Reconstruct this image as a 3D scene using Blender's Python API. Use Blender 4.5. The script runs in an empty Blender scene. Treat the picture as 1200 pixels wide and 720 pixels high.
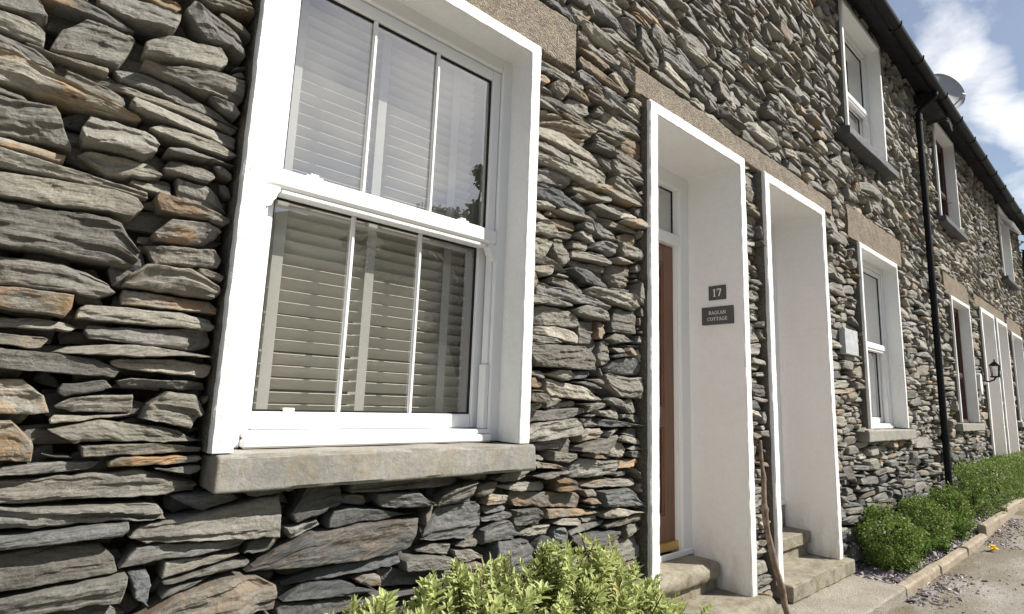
import bpy, math, random
import numpy as np
from mathutils import Matrix, Vector
R = math.radians
rng = np.random.default_rng(11)
random.seed(5)
scene = bpy.context.scene
col = scene.collection

# ---------------------------------------------------------------- noise
def _h(i, j, k):
    i = i.astype(np.int64); j = j.astype(np.int64); k = np.asarray(k).astype(np.int64)
    n = (i * 374761393 + j * 668265263 + k * 2147483647 + 1013904223) & 0xffffffff
    n = ((n ^ (n >> 13)) * 1274126177) & 0xffffffff
    n = ((n ^ (n >> 16)) * 2246822519) & 0xffffffff
    return ((n ^ (n >> 15)) & 0xffffff) / float(0xffffff) * 2 - 1
def vn(x, y, k=0):
    x = np.asarray(x, float); y = np.asarray(y, float)
    xi = np.floor(x); yi = np.floor(y); fx = x - xi; fy = y - yi
    fx = fx * fx * (3 - 2 * fx); fy = fy * fy * (3 - 2 * fy)
    k = np.broadcast_to(np.asarray(k), xi.shape)
    a = _h(xi, yi, k); b = _h(xi + 1, yi, k); c = _h(xi, yi + 1, k); d = _h(xi + 1, yi + 1, k)
    return (a + (b - a) * fx) * (1 - fy) + (c + (d - c) * fx) * fy
def fbm(x, y, k=0, o=3):
    s = 0; a = 1; t = 0
    for i in range(o):
        s = s + a * vn(x, y, np.asarray(k) + 31 * i); t += a
        a *= .5; x = x * 2.03 + 5.1; y = y * 2.03 + 9.7
    return s / t
def n3(p, k=0):
    return (vn(p[:, 0] + .71 * p[:, 2], p[:, 1] + .37 * p[:, 2], k) + vn(p[:, 1] * .9 + 7 - .5 * p[:, 0], p[:, 2] + 3, k + 3) +
            vn(p[:, 2] * 1.1 + 5, p[:, 0] + .6 * p[:, 1], k + 7)) / 3

# ---------------------------------------------------------------- objects
ORG = {}
def tag(o, label=None, cat=None, group=None, kind=None):
    if label: o['label'] = label
    if cat: o['category'] = cat
    if group: o['group'] = group
    if kind: o['kind'] = kind
    return o
def empty(name, loc, label, cat, group=None):
    o = bpy.data.objects.new(name, None); col.objects.link(o); o.location = loc
    o.empty_display_size = .1
    ORG[o] = Vector(loc)
    return tag(o, label, cat, group)
def mesh_obj(name, V, faces, mats, parent=None, midx=None, smooth=False, origin=None):
    V = np.asarray(V, float)
    if parent is not None: og = ORG[parent]
    else: og = Vector(origin) if origin is not None else Vector((0, 0, 0))
    V = V - np.array(og)
    me = bpy.data.meshes.new(name)
    if isinstance(faces, np.ndarray):
        nf, k = faces.shape
        me.vertices.add(len(V)); me.vertices.foreach_set('co', V.ravel())
        me.loops.add(nf * k); me.loops.foreach_set('vertex_index', faces.ravel().astype(np.int32))
        me.polygons.add(nf)
        me.polygons.foreach_set('loop_start', np.arange(0, nf * k, k, dtype=np.int32))
    else:
        me.from_pydata([tuple(v) for v in V], [], faces)
    if not isinstance(mats, (list, tuple)): mats = [mats]
    for m in mats: me.materials.append(m)
    if midx is not None: me.polygons.foreach_set('material_index', np.asarray(midx, np.int32))
    me.update(calc_edges=True); me.validate()
    me.polygons.foreach_set('use_smooth', [bool(smooth)] * len(me.polygons))
    o = bpy.data.objects.new(name, me); col.objects.link(o)
    if parent is not None:
        o.parent = parent; ORG[o] = og
    else:
        o.location = og; ORG[o] = og
    return o

class MB:
    def __init__(s): s.v = []; s.f = []; s.n = 0
    def add(s, V, F):
        V = np.asarray(V, float)
        s.v.append(V)
        for f in F: s.f.append(tuple(int(i) + s.n for i in f))
        s.n += len(V); return s
    def box(s, x0, x1, y0, y1, z0, z1, b=.002):
        c = np.array([(x0 + x1) / 2, (y0 + y1) / 2, (z0 + z1) / 2]); h = np.array([x1 - x0, y1 - y0, z1 - z0]) / 2
        b = min(b, .45 * h.min())
        V = []; idx = {}
        for sx in (-1, 1):
            for sy in (-1, 1):
                for sz in (-1, 1):
                    for a in range(3):
                        q = np.array([sx, sy, sz]) * (h - b); q[a] = (sx, sy, sz)[a] * h[a]
                        idx[(sx, sy, sz, a)] = len(V); V.append(c + q)
        F = []
        for a in range(3):
            o1, o2 = [k for k in range(3) if k != a]
            for sg in (-1, 1):
                q = []
                for (p, r) in ((-1, -1), (1, -1), (1, 1), (-1, 1)):
                    t = [0, 0, 0]; t[a] = sg; t[o1] = p; t[o2] = r
                    q.append(idx[(*t, a)])
                F.append(q)
            for p in (-1, 1):
                for r in (-1, 1):
                    t = [0, 0, 0]; t[o1] = p; t[o2] = r
                    t0 = list(t); t0[a] = -1; t1 = list(t); t1[a] = 1
                    F.append([idx[(*t0, o1)], idx[(*t1, o1)], idx[(*t1, o2)], idx[(*t0, o2)]])
        for sx in (-1, 1):
            for sy in (-1, 1):
                for sz in (-1, 1): F.append([idx[(sx, sy, sz, a)] for a in range(3)])
        V = np.array(V); G = []
        for f in F:
            P = V[f]; nr = np.cross(P[1] - P[0], P[2] - P[0])
            G.append(f if nr @ (P.mean(0) - c) > 0 else f[::-1])
        return s.add(V, G)
    def tube(s, pts, rad, seg=10, cap=True):
        pts = np.asarray(pts, float); n = len(pts)
        rad = np.broadcast_to(np.asarray(rad, float), (n,))
        T = np.gradient(pts, axis=0); T /= np.linalg.norm(T, axis=1)[:, None] + 1e-12
        up = np.array([0, 0, 1.]) if abs(T[0, 2]) < .9 else np.array([1., 0, 0])
        V = []
        a = np.cross(T[0], up); a /= np.linalg.norm(a)
        for i in range(n):
            a = a - T[i] * (a @ T[i]); a /= np.linalg.norm(a); b = np.cross(T[i], a)
            for k in range(seg):
                t = 2 * math.pi * k / seg
                V.append(pts[i] + rad[i] * (math.cos(t) * a + math.sin(t) * b))
        F = []
        for i in range(n - 1):
            for k in range(seg):
                F.append((i * seg + k, i * seg + (k + 1) % seg, (i + 1) * seg + (k + 1) % seg, (i + 1) * seg + k))
        if cap: F.append(tuple(range(seg))[::-1]); F.append(tuple((n - 1) * seg + k for k in range(seg)))
        return s.add(V, F)
    def prism(s, poly, y0, y1, axis=1):
        n = len(poly); V = []
        for yy in (y0, y1):
            for (a, b) in poly:
                V.append({0: (yy, a, b), 1: (a, yy, b), 2: (a, b, yy)}[axis])
        F = [tuple(range(n)), tuple(range(n, 2 * n))[::-1]] + [(i, n + i, n + (i + 1) % n, (i + 1) % n) for i in range(n)]
        return s.add(V, F)
    def rough(s, x0, x1, y0, y1, z0, z1, cell=.03, r=.012, amp=.004, freq=9., seed=0, chip=0.):
        """box with worn, rounded edges and an uneven surface"""
        lo = np.array([x0, y0, z0]); hi = np.array([x1, y1, z1])
        r = min(r, .45 * (hi - lo).min())
        cn = (lo + hi) / 2
        for a in range(3):
            o1, o2 = [k for k in range(3) if k != a]
            def ax(o):
                m = max(1, int(round((hi[o] - lo[o] - 2 * r) / cell)))
                return np.concatenate([lo[o] + r * np.array([0, .25, .6]), np.linspace(lo[o] + r, hi[o] - r, m + 1), hi[o] - r * np.array([.6, .25, 0])])
            A = ax(o1); B = ax(o2); g1, g2 = np.meshgrid(A, B, indexing='ij')
            for sg in (0, 1):
                P = np.zeros((g1.size, 3)); P[:, o1] = g1.ravel(); P[:, o2] = g2.ravel(); P[:, a] = (lo, hi)[sg][a]
                Q = np.clip(P, lo + r, hi - r); d = P - Q; L = np.linalg.norm(d, axis=1)
                nrm = d / L[:, None]
                P = Q + nrm * r
                edge = (np.abs(nrm) > .25).sum(1) > 1
                dd = amp * n3(P * freq, seed) + amp * .5 * n3(P * freq * 3.3, seed + 5)
                if chip: dd = dd - edge * chip * np.maximum(0, n3(P * 14, seed + 9) * 2.2 + .1)
                P = P + nrm * dd[:, None]
                nb = len(B); F = []
                for i in range(len(A) - 1):
                    for j in range(nb - 1):
                        f = (i * nb + j, (i + 1) * nb + j, (i + 1) * nb + j + 1, i * nb + j + 1)
                        F.append(f)
                f = F[len(F) // 2]
                nn = np.cross(P[f[1]] - P[f[0]], P[f[2]] - P[f[0]])
                if nn[a] * (1 if sg else -1) < 0: F = [q[::-1] for q in F]
                s.add(P, F)
        return s
    def build(s, name, mat, parent=None, smooth=False, origin=None):
        o = mesh_obj(name, np.concatenate(s.v), s.f, mat, parent, None, smooth, origin)
        return o

# ---------------------------------------------------------------- materials
def mat(name): 
    m = bpy.data.materials.new(name); m.use_nodes = True
    nt = m.node_tree; b = nt.nodes['Principled BSDF']
    return m, nt, b
def nd(nt, t, **k):
    n = nt.nodes.new(t)
    for a, v in k.items(): setattr(n, a, v)
    return n
def noise(nt, vec, scale, detail=5, rough=.6, dist=0):
    n = nd(nt, 'ShaderNodeTexNoise'); n.inputs['Scale'].default_value = scale; n.inputs['Detail'].default_value = detail
    n.inputs['Roughness'].default_value = rough; n.inputs['Distortion'].default_value = dist
    if vec is not None: nt.links.new(vec, n.inputs['Vector'])
    return n.outputs['Fac']
def ramp(nt, fac, stops):
    n = nd(nt, 'ShaderNodeValToRGB'); e = n.color_ramp.elements
    while len(e) < len(stops): e.new(.5)
    for i, (p, c) in enumerate(stops):
        e[i].position = p; e[i].color = (*c, 1) if len(c) == 3 else c
    nt.links.new(fac, n.inputs[0]); return n.outputs['Color']
def mixc(nt, fac, a, b, mode='MIX'):
    n = nd(nt, 'ShaderNodeMix', data_type='RGBA', blend_type=mode)
    for s, v in ((0, fac), (6, a), (7, b)):
        if hasattr(v, 'is_linked'): nt.links.new(v, n.inputs[s])
        else: n.inputs[s].default_value = v if s == 0 else (*v, 1)
    return n.outputs[2]
def mth(nt, op, a, b=0., clamp=False):
    n = nd(nt, 'ShaderNodeMath', operation=op); n.use_clamp = clamp
    for s, v in ((0, a), (1, b)):
        if hasattr(v, 'is_linked'): nt.links.new(v, n.inputs[s])
        else: n.inputs[s].default_value = v
    return n.outputs[0]
def bump(nt, b, h, strength=.5, dist=.01):
    n = nd(nt, 'ShaderNodeBump'); n.inputs['Strength'].default_value = strength; n.inputs['Distance'].default_value = dist
    nt.links.new(h, n.inputs['Height']); nt.links.new(n.outputs['Normal'], b.inputs['Normal'])
def pos(nt):
    return nd(nt, 'ShaderNodeNewGeometry').outputs['Position']
def scalev(nt, v, s):
    n = nd(nt, 'ShaderNodeVectorMath', operation='MULTIPLY'); nt.links.new(v, n.inputs[0]); n.inputs[1].default_value = s
    return n.outputs[0]
G3 = lambda g: (g, g, g)

def m_plain(name, c, rough=.5, spec=.5, var=.12, scale=30, bstr=.15, bdist=.002, metal=0):
    m, nt, b = mat(name); p = pos(nt)
    f = noise(nt, p, scale, 5)
    nt.links.new(ramp(nt, f, [(.3, tuple(v * (1 - var) for v in c)), (.7, tuple(min(1, v * (1 + var)) for v in c))]), b.inputs['Base Color'])
    b.inputs['Roughness'].default_value = rough; b.inputs['Specular IOR Level'].default_value = spec; b.inputs['Metallic'].default_value = metal
    if bstr: bump(nt, b, noise(nt, p, scale * 4, 4), bstr, bdist)
    return m

def m_stone(name, dark=1.):
    m, nt, b = mat(name)
    at = nd(nt, 'ShaderNodeAttribute', attribute_name='tone'); sep = nd(nt, 'ShaderNodeSeparateColor'); nt.links.new(at.outputs['Color'], sep.inputs[0])
    uv = nd(nt, 'ShaderNodeAttribute', attribute_name='suv').outputs['Vector']
    tn, hu, ru = sep.outputs
    base = mixc(nt, hu, (.135, .142, .150), (.335, .312, .258))
    big = noise(nt, scalev(nt, uv, (5, 5, 12)), 1., 4, .6)
    base = mixc(nt, 1., base, ramp(nt, big, [(.3, G3(.72)), (.7, G3(1.22))]), 'MULTIPLY')
    st = noise(nt, scalev(nt, uv, (10, 20, 55)), 1., 6, .72, .9)
    base = mixc(nt, 1., base, ramp(nt, st, [(.28, G3(.70)), (.5, G3(1.)), (.75, G3(1.2))]), 'MULTIPLY')
    sp = noise(nt, scalev(nt, uv, (1, 1, 1)), 160., 3, .7)
    base = mixc(nt, 1., base, ramp(nt, sp, [(.3, G3(.75)), (.7, G3(1.22))]), 'MULTIPLY')
    # warm iron staining
    r1 = noise(nt, scalev(nt, uv, (7, 7, 11)), 1., 5, .65, .8)
    rf = mth(nt, 'MULTIPLY', mth(nt, 'MULTIPLY', mth(nt, 'SUBTRACT', r1, .43), 6., True), ru)
    base = mixc(nt, rf, base, (.40, .25, .12))
    r2 = noise(nt, scalev(nt, uv, (16, 16, 22)), 1.7, 4, .6, 1.)
    rf2 = mth(nt, 'MULTIPLY', mth(nt, 'MULTIPLY', mth(nt, 'SUBTRACT', r2, .60), 12., True), mth(nt, 'MULTIPLY', ru, .8))
    base = mixc(nt, rf2, base, (.36, .15, .07))
    # black lichen blots and pale lichen film
    l1 = noise(nt, scalev(nt, uv, (12, 12, 15)), 2.1, 4, .55)
    base = mixc(nt, mth(nt, 'MULTIPLY', mth(nt, 'SUBTRACT', l1, .64), 9., True), base, (.05, .05, .046))
    l2 = noise(nt, scalev(nt, uv, (6, 6, 9)), 3.3, 6, .7)
    base = mixc(nt, mth(nt, 'MULTIPLY', mth(nt, 'SUBTRACT', l2, .56), 2.6, True), base, (.42, .42, .38))
    tnm = nd(nt, 'ShaderNodeMapRange'); tnm.inputs['To Min'].default_value = .50 * dark; tnm.inputs['To Max'].default_value = 1.22 * dark
    nt.links.new(tn, tnm.inputs['Value'])
    cmb = nd(nt, 'ShaderNodeCombineColor')
    for i in range(3): nt.links.new(tnm.outputs[0], cmb.inputs[i])
    base = mixc(nt, 1., base, cmb.outputs[0], 'MULTIPLY')
    nt.links.new(base, b.inputs['Base Color'])
    b.inputs['Roughness'].default_value = .68; b.inputs['Specular IOR Level'].default_value = .35
    h = mth(nt, 'ADD', noise(nt, scalev(nt, uv, (18, 30, 60)), 1., 7, .76, .7), mth(nt, 'MULTIPLY', noise(nt, uv, 70., 6, .75), .8))
    bump(nt, b, h, .95, .0075)
    return m

def m_render(name, c=(.84, .832, .815)):
    m, nt, b = mat(name); p = pos(nt)
    f = noise(nt, p, 3.2, 6, .6); g = noise(nt, p, 40, 5, .7)
    cc = ramp(nt, f, [(.3, tuple(v * .97 for v in c)), (.62, c)])
    cc = mixc(nt, 1., cc, ramp(nt, g, [(.25, G3(.94)), (.6, G3(1.))]), 'MULTIPLY')
    stv = noise(nt, scalev(nt, p, (26, 26, 1.6)), 1., 5, .6)
    cc = mixc(nt, mth(nt, 'MULTIPLY', mth(nt, 'SUBTRACT', stv, .60), 1.2, True), cc, (.66, .63, .58))
    ck = nd(nt, 'ShaderNodeTexVoronoi', feature='DISTANCE_TO_EDGE'); ck.inputs['Scale'].default_value = 2.3
    dn = nd(nt, 'ShaderNodeTexNoise'); dn.inputs['Scale'].default_value = 5; dn.inputs['Detail'].default_value = 6; nt.links.new(p, dn.inputs['Vector'])
    wv = nd(nt, 'ShaderNodeVectorMath', operation='ADD'); nt.links.new(p, wv.inputs[0]); nt.links.new(scalev(nt, dn.outputs['Color'], (.5, .5, .5)), wv.inputs[1]); nt.links.new(wv.outputs[0], ck.inputs['Vector'])
    hair = mth(nt, 'SUBTRACT', 1., mth(nt, 'MULTIPLY', ck.outputs['Distance'], 260., True), True)
    hair = mth(nt, 'MULTIPLY', hair, mth(nt, 'MULTIPLY', mth(nt, 'SUBTRACT', noise(nt, p, 1.7, 3), .52), 6., True))
    cc = mixc(nt, mth(nt, 'MULTIPLY', hair, .35), cc, (.42, .40, .37))
    zz = nd(nt, 'ShaderNodeSeparateXYZ'); nt.links.new(p, zz.inputs[0])
    low = nd(nt, 'ShaderNodeMapRange'); low.inputs['From Min'].default_value = .62; low.inputs['From Max'].default_value = .08
    nt.links.new(zz.outputs[2], low.inputs['Value'])
    dirt = mth(nt, 'MULTIPLY', mth(nt, 'MULTIPLY', mth(nt, 'SUBTRACT', noise(nt, scalev(nt, p, (14, 14, 6)), 1., 7, .7), .40), 3.2, True), mth(nt, 'POWER', low.outputs[0], 2.2))
    cc = mixc(nt, mth(nt, 'MULTIPLY', dirt, .75), cc, (.30, .26, .19))
    sp = noise(nt, p, 21, 2, .5)
    cc = mixc(nt, mth(nt, 'MULTIPLY', mth(nt, 'SUBTRACT', sp, .78), 14., True), cc, (.25, .22, .18))
    nt.links.new(cc, b.inputs['Base Color']); b.inputs['Roughness'].default_value = .62; b.inputs['Specular IOR Level'].default_value = .3
    h = mth(nt, 'ADD', noise(nt, p, 150, 5, .65), mth(nt, 'MULTIPLY', noise(nt, p, 38, 4, .6), 1.2))
    bump(nt, b, h, .6, .005)
    return m

def m_concrete(name, c, lichen=.6, speck=0., moss=(.29, .23, .135)):
    m, nt, b = mat(name); p = pos(nt)
    f = noise(nt, p, 5, 7, .65); g = noise(nt, p, 55, 5, .75)
    cc = ramp(nt, f, [(.28, tuple(v * .68 for v in c)), (.5, c), (.75, tuple(v * 1.25 for v in c))])
    cc = mixc(nt, 1., cc, ramp(nt, g, [(.25, G3(.7)), (.7, G3(1.15))]), 'MULTIPLY')
    l = noise(nt, p, 13, 6, .7, .4)
    cc = mixc(nt, mth(nt, 'MULTIPLY', mth(nt, 'MULTIPLY', mth(nt, 'SUBTRACT', l, .47), 5., True), lichen), cc, moss)
    d = noise(nt, p, 27, 5, .7)
    cc = mixc(nt, mth(nt, 'MULTIPLY', mth(nt, 'SUBTRACT', d, .62), 5., True), cc, (.07, .065, .05))
    h = noise(nt, p, 70, 6, .75)
    if speck:
        vo = nd(nt, 'ShaderNodeTexVoronoi'); vo.inputs['Scale'].default_value = 130; nt.links.new(p, vo.inputs['Vector'])
        hs = nd(nt, 'ShaderNodeSeparateColor'); nt.links.new(vo.outputs['Color'], hs.inputs[0])
        cc = mixc(nt, speck, cc, ramp(nt, hs.outputs[0], [(.0, (.10, .075, .06)), (.3, (.24, .19, .15)), (.6, (.40, .33, .27)), (.9, (.60, .52, .44))]))
        h = mth(nt, 'ADD', mth(nt, 'MULTIPLY', vo.outputs['Distance'], -1.6), mth(nt, 'MULTIPLY', h, .8))
    nt.links.new(cc, b.inputs['Base Color']); b.inputs['Roughness'].default_value = .85; b.inputs['Specular IOR Level'].default_value = .2
    bump(nt, b, h, .6, .006)
    return m

def m_glass(name, k=6.6):
    m, nt, b = mat(name); nt.nodes.remove(b); out = nt.nodes['Material Output']
    tr = nd(nt, 'ShaderNodeBsdfTransparent'); tr.inputs[0].default_value = (.935, .94, .93, 1)
    gl = nd(nt, 'ShaderNodeBsdfGlossy'); gl.inputs['Roughness'].default_value = .004
    bp = nd(nt, 'ShaderNodeBump'); bp.inputs['Strength'].default_value = .02; bp.inputs['Distance'].default_value = .01
    nt.links.new(noise(nt, pos(nt), 5, 1), bp.inputs['Height']); nt.links.new(bp.outputs[0], gl.inputs['Normal'])
    fr = nd(nt, 'ShaderNodeLayerWeight'); fr.inputs['Blend'].default_value = .5
    mx = nd(nt, 'ShaderNodeMixShader')
    sch = mth(nt, 'ADD', mth(nt, 'MULTIPLY', mth(nt, 'POWER', fr.outputs['Facing'], 5.), .92), .048)
    nt.links.new(mth(nt, 'MULTIPLY', sch, k, True), mx.inputs[0])
    nt.links.new(tr.outputs[0], mx.inputs[1]); nt.links.new(gl.outputs[0], mx.inputs[2])
    # a few dried specks on the pane
    df = nd(nt, 'ShaderNodeBsdfDiffuse'); df.inputs[0].default_value = (.7, .7, .68, 1)
    mx2 = nd(nt, 'ShaderNodeMixShader')
    sp = mth(nt, 'MULTIPLY', mth(nt, 'SUBTRACT', noise(nt, pos(nt), 60, 2, .5), .79), 12., True)
    nt.links.new(mth(nt, 'ADD', mth(nt, 'MULTIPLY', sp, .6), .018), mx2.inputs[0]); nt.links.new(mx.outputs[0], mx2.inputs[1]); nt.links.new(df.outputs[0], mx2.inputs[2])
    nt.links.new(mx2.outputs[0], out.inputs['Surface'])
    return m

def m_leaf(name, a, c, edge=None, trans=.25):
    m, nt, b = mat(name)
    at = nd(nt, 'ShaderNodeAttribute', attribute_name='lf'); sep = nd(nt, 'ShaderNodeSeparateColor'); nt.links.new(at.outputs['Color'], sep.inputs[0])
    cc = mixc(nt, sep.outputs[0], a, c)
    if edge: cc = mixc(nt, mth(nt, 'MULTIPLY', sep.outputs[1], .8), cc, edge)
    cc = mixc(nt, sep.outputs[2], cc, (.42, .22, .06))
    nt.links.new(cc, b.inputs['Base Color']); b.inputs['Roughness'].default_value = .55; b.inputs['Specular IOR Level'].default_value = .3
    out = nt.nodes['Material Output']
    tl = nd(nt, 'ShaderNodeBsdfTranslucent'); nt.links.new(cc, tl.inputs[0])
    mx = nd(nt, 'ShaderNodeMixShader'); mx.inputs[0].default_value = trans
    nt.links.new(b.outputs[0], mx.inputs[1]); nt.links.new(tl.outputs[0], mx.inputs[2]); nt.links.new(mx.outputs[0], out.inputs['Surface'])
    return m

M = dict(
    stone=m_stone('slate_rubble'), core=m_plain('dark_joint', (.045, .042, .036), .95, .1, .4, 60, .6, .006),
    white=m_render('white_masonry_paint'), upvc=m_plain('white_frame', (.82, .82, .815), .28, .5, .015, 8, .0),
    sill=m_concrete('weathered_sill', (.30, .29, .265), .5), lintel=m_concrete('pebbled_concrete', (.165, .142, .112), .6, .30),
    lintel2=m_concrete('brown_concrete', (.185, .152, .115), .6, .18),
    side=m_concrete('surround_side', (.14, .13, .11), .3, .15),  # dark grey-brown colour for the outer side faces of the surrounds
    slab=m_concrete('worn_step_stone', (.285, .258, .205), .8, 0, (.135, .115, .06)), pad=m_concrete('path_concrete', (.31, .288, .245), .4, .12, (.22, .18, .10)),
    kerb=m_concrete('kerb_concrete', (.35, .30, .235), .5, 0, (.25, .18, .09)),
    slate=m_plain('dark_slate', (.075, .075, .08), .6, .4, .35, 18, .4, .004), black=m_plain('black_plastic', (.010, .0105, .013), .55, .2, .1, 20, .0),
    eave=m_plain('eaves_timber', (.03, .03, .034), .8, .3, .45, 9, .4, .004),
    glass=m_glass('window_glass'), blind=m_plain('blind_slat', (.88, .85, .78), .5, .35, .03, 20, .05),
    tape=m_plain('blind_tape', (.74, .735, .70), .85, .1, .05, 120, .2), inner=m_plain('cream_plaster', (.52, .49, .42), .8, .2, .03, 5, .0),
    room=m_plain('room_wall', (.20, .185, .16), .9, .1, .1, 3, .0), gasket=m_plain('black_gasket', (.015, .015, .016), .6, .3, .05, 20, .0),
    door=None, brass=m_plain('brass', (.70, .47, .17), .32, .5, .12, 14, .1, .002, .8), sign=m_plain('sign_slate', (.065, .068, .068), .5, .4, .12, 40, .2, .001),
    letter=m_plain('letter_paint', (.72, .72, .69), .6, .3, .05, 40, .0), redwood=m_plain('dark_red_wood', (.065, .022, .020), .45, .4, .25, 12, .1),
    bark=m_plain('stick_bark', (.20, .145, .11), .85, .2, .45, 26, .8, .006), plaque=m_plain('grey_plaque', (.42, .44, .45), .7, .3, .12, 26, .3, .003),
    dish=m_plain('grey_dish', (.42, .42, .44), .5, .4, .06, 12, .0), lamp_glass=m_glass('lantern_glass', 2.5), twig=m_plain('twig', (.10, .07, .045), .9, .1, .3, 40, .3),
    soil=m_plain('soil', (.075, .055, .04), .95, .1, .5, 24, 1., .02), curtain=m_plain('pale_curtain', (.74, .75, .72), .9, .1, .08, 14, .0),
    treebark=m_plain('tree_bark', (.09, .075, .06), .9, .1, .3, 6, .8, .02),
)
def m_wood():
    m, nt, b = mat('brown_door_grain'); p = pos(nt)
    g = noise(nt, scalev(nt, p, (60, 60, 3)), 1., 6, .65, .4)
    nt.links.new(ramp(nt, g, [(.25, (.12, .058, .034)), (.55, (.19, .092, .054)), (.8, (.24, .122, .072))]), b.inputs['Base Color'])
    b.inputs['Roughness'].default_value = .4; bump(nt, b, g, .2, .002); return m
M['door'] = m_wood()
M['hebe'] = m_leaf('pale_hebe_leaf', (.17, .265, .05), (.37, .44, .12), (.60, .60, .32), .28)
M['box'] = m_leaf('box_leaf', (.10, .165, .03), (.28, .37, .095), None, .25)
M['lily'] = m_leaf('strap_leaf', (.08, .16, .03), (.17, .27, .06), None, .25)
M['treeleaf'] = m_leaf('tree_leaf', (.045, .075, .02), (.10, .13, .04), None, .2)
M['petal'] = m_plain('yellow_petal', (.78, .58, .03), .6, .2, .1, 60, .0)

# ---------------------------------------------------------------- measurements (metres, wall face near y = 0.06)
WY = .050
X0, X1, ZT = -1.6, 16.35, 5.215
def gz(x): return np.maximum(0, np.asarray(x, float) - 6.6) * .036
# window openings: outer x0,x1 / surround band / outer z0,z1 / depth
W = {
 'w1': (.411, 1.531, .985, 2.643), 'w2': (5.478, 6.600, 1.010, 2.637), 'u2': (5.372, 6.528, 3.640, 5.010),
 'u3': (8.77, 9.93, 3.69, 5.085), 'w3': (8.905, 9.99, 1.067, 2.670), 'w4': (13.57, 14.74, 1.09, 2.69), 'u4': (13.47, 14.60, 3.71, 5.10)}
D = {'d1': (2.320, 3.362, .100, 2.727), 'd2': (3.632, 4.700, .100, 2.732), 'd3': (10.80, 11.87, .30, 2.775), 'd4': (12.07, 13.08, .32, 2.772)}
SILL = {'w1': (.425, 1.545, .886, .982), 'w2': (5.335, 6.735, .903, .998), 'w3': (8.80, 10.16, .955, 1.05), 'w4': (13.47, 14.86, .98, 1.075),
        'u2': (5.21, 6.67, 3.545, 3.625), 'u3': (8.69, 10.02, 3.60, 3.675), 'u4': (13.36, 14.72, 3.62, 3.695)}
LINT = [(.18, 1.80, 2.655, 2.905), (2.245, 4.985, 2.742, 2.90), (5.33, 6.93, 2.65, 2.965), (8.78, 10.22, 2.683, 2.97), (10.62, 13.22, 2.79, 2.975), (13.42, 15.0, 2.703, 2.975)]
blocks = [(a, b, c - .004, d) for (a, b, c, d) in W.values()] + [(a, b, -1, d) for (a, b, c, d) in D.values()] + [(a, b, c, d) for (a, b, c, d) in SILL.values()] + [(a, b, c - .02, d) for (a, b, c, d) in LINT]
blocks += [(2.2, 3.45, -1, .09), (3.68, 4.76, -1, .09)]

# ---------------------------------------------------------------- the rubble wall
def pack(xa, xb, za, zb, hmed, hsig, amin, amax, seed, dx=.01, big=None):
    g = np.random.default_rng(seed)
    n = int(round((xb - xa) / dx)); xs = xa + (np.arange(n) + .5) * dx
    top = np.full(n, za) + .03 * g.random(n)
    bl = []
    for (a, b, c, d) in blocks:
        i0 = max(0, int(math.floor((a - xa) / dx + .35))); i1 = min(n, int(math.ceil((b - xa) / dx - .35)))
        if i1 > i0: bl.append((i0, i1, c, d))
    out = []
    def lift(i0, i1, c, d):
        seg = top[i0:i1]; seg[(seg >= c - .016) & (seg < d)] = d
    for q in bl * 2: lift(*q)
    for it in range(30000):
        i = int(np.argmin(top)); z = top[i]
        if z >= zb - .012: break
        tol = .030
        l = i
        while l > 0 and top[l - 1] - z < tol: l -= 1
        r = i + 1
        while r < n and top[r] - z < tol: r += 1
        Wd = (r - l) * dx
        cx = xa + (l + r) / 2 * dx
        kz = 1.0
        if big is not None: kz = big(cx, z)
        h = kz * hmed * math.exp(hsig * g.standard_normal()); h = min(max(h, .014), .12)
        asp = (amin + (amax - amin) * g.random() ** 1.2) * (1.25 if cx < 1.2 else (1.35 if z > 2.5 else 1.))
        w = min(h * asp, .74 if cx < 1.2 else .48)
        nl = top[l - 1] if l > 0 else 9; nr = top[r] if r < n else 9
        if Wd < .05:
            h = min(max(min(nl, nr) - z + g.uniform(-.012, .012), .016), .20); w = Wd
        elif Wd - w < .06: w = Wd if Wd < .6 else Wd / 2
        if w < Wd:
            if (nl > nr) ^ (g.random() < .2): r = l + max(4, int(round(w / dx)))
            else: l = r - max(4, int(round(w / dx)))
            l = max(0, l); r = min(n, r)
        lim = zb
        for (i0, i1, c, d) in bl:
            if i0 < r and i1 > l and c > z: lim = min(lim, c)
        b = top[l:r].copy(); xx = xs[l:r]
        wd = (r - l) * dx; xm = xx.mean()
        # the slab beds on a straight line over what lies below it
        m1 = float(np.clip(((xx - xm) * (b - b.mean())).sum() / max(1e-6, ((xx - xm) ** 2).sum()), -.25, .25)) if r - l > 4 else 0.
        bl_ = b.mean() + m1 * (xx - xm); bl_ = bl_ + min(.5 * np.max(b - bl_), .012)
        b2 = np.maximum(bl_, b)
        zt = b2.mean() + h
        if lim - zt < .025: zt = lim + .03
        sl = m1 * .35 + tilt(xm, z) * .6 + g.normal(0, .075)
        kn = np.array([0, g.uniform(.15, .4), g.uniform(.6, .85), 1.]); kd = np.array([g.random() ** 2.6 * .7, g.random() ** 3 * .18, g.random() ** 3 * .18, g.random() ** 2.6 * .7]) * (1 if wd > 1.6 * h else .25)
        t = zt + sl * (xx - xm) - h * np.interp((xx - xx[0]) / max(1e-6, xx[-1] - xx[0]), kn, kd)
        t = np.maximum(np.minimum(np.maximum(t, b2 + .009), lim), b)
        bs = b; b = np.minimum(b2, t - .004)
        if (t - b).mean() > .006: out.append((xx[0] - dx / 2, xx[-1] + dx / 2, xx, b, t))
        top[l:r] = np.maximum(t, bs)
        for q in bl:
            if q[0] < r and q[1] > l: lift(*q)
    return out

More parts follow.
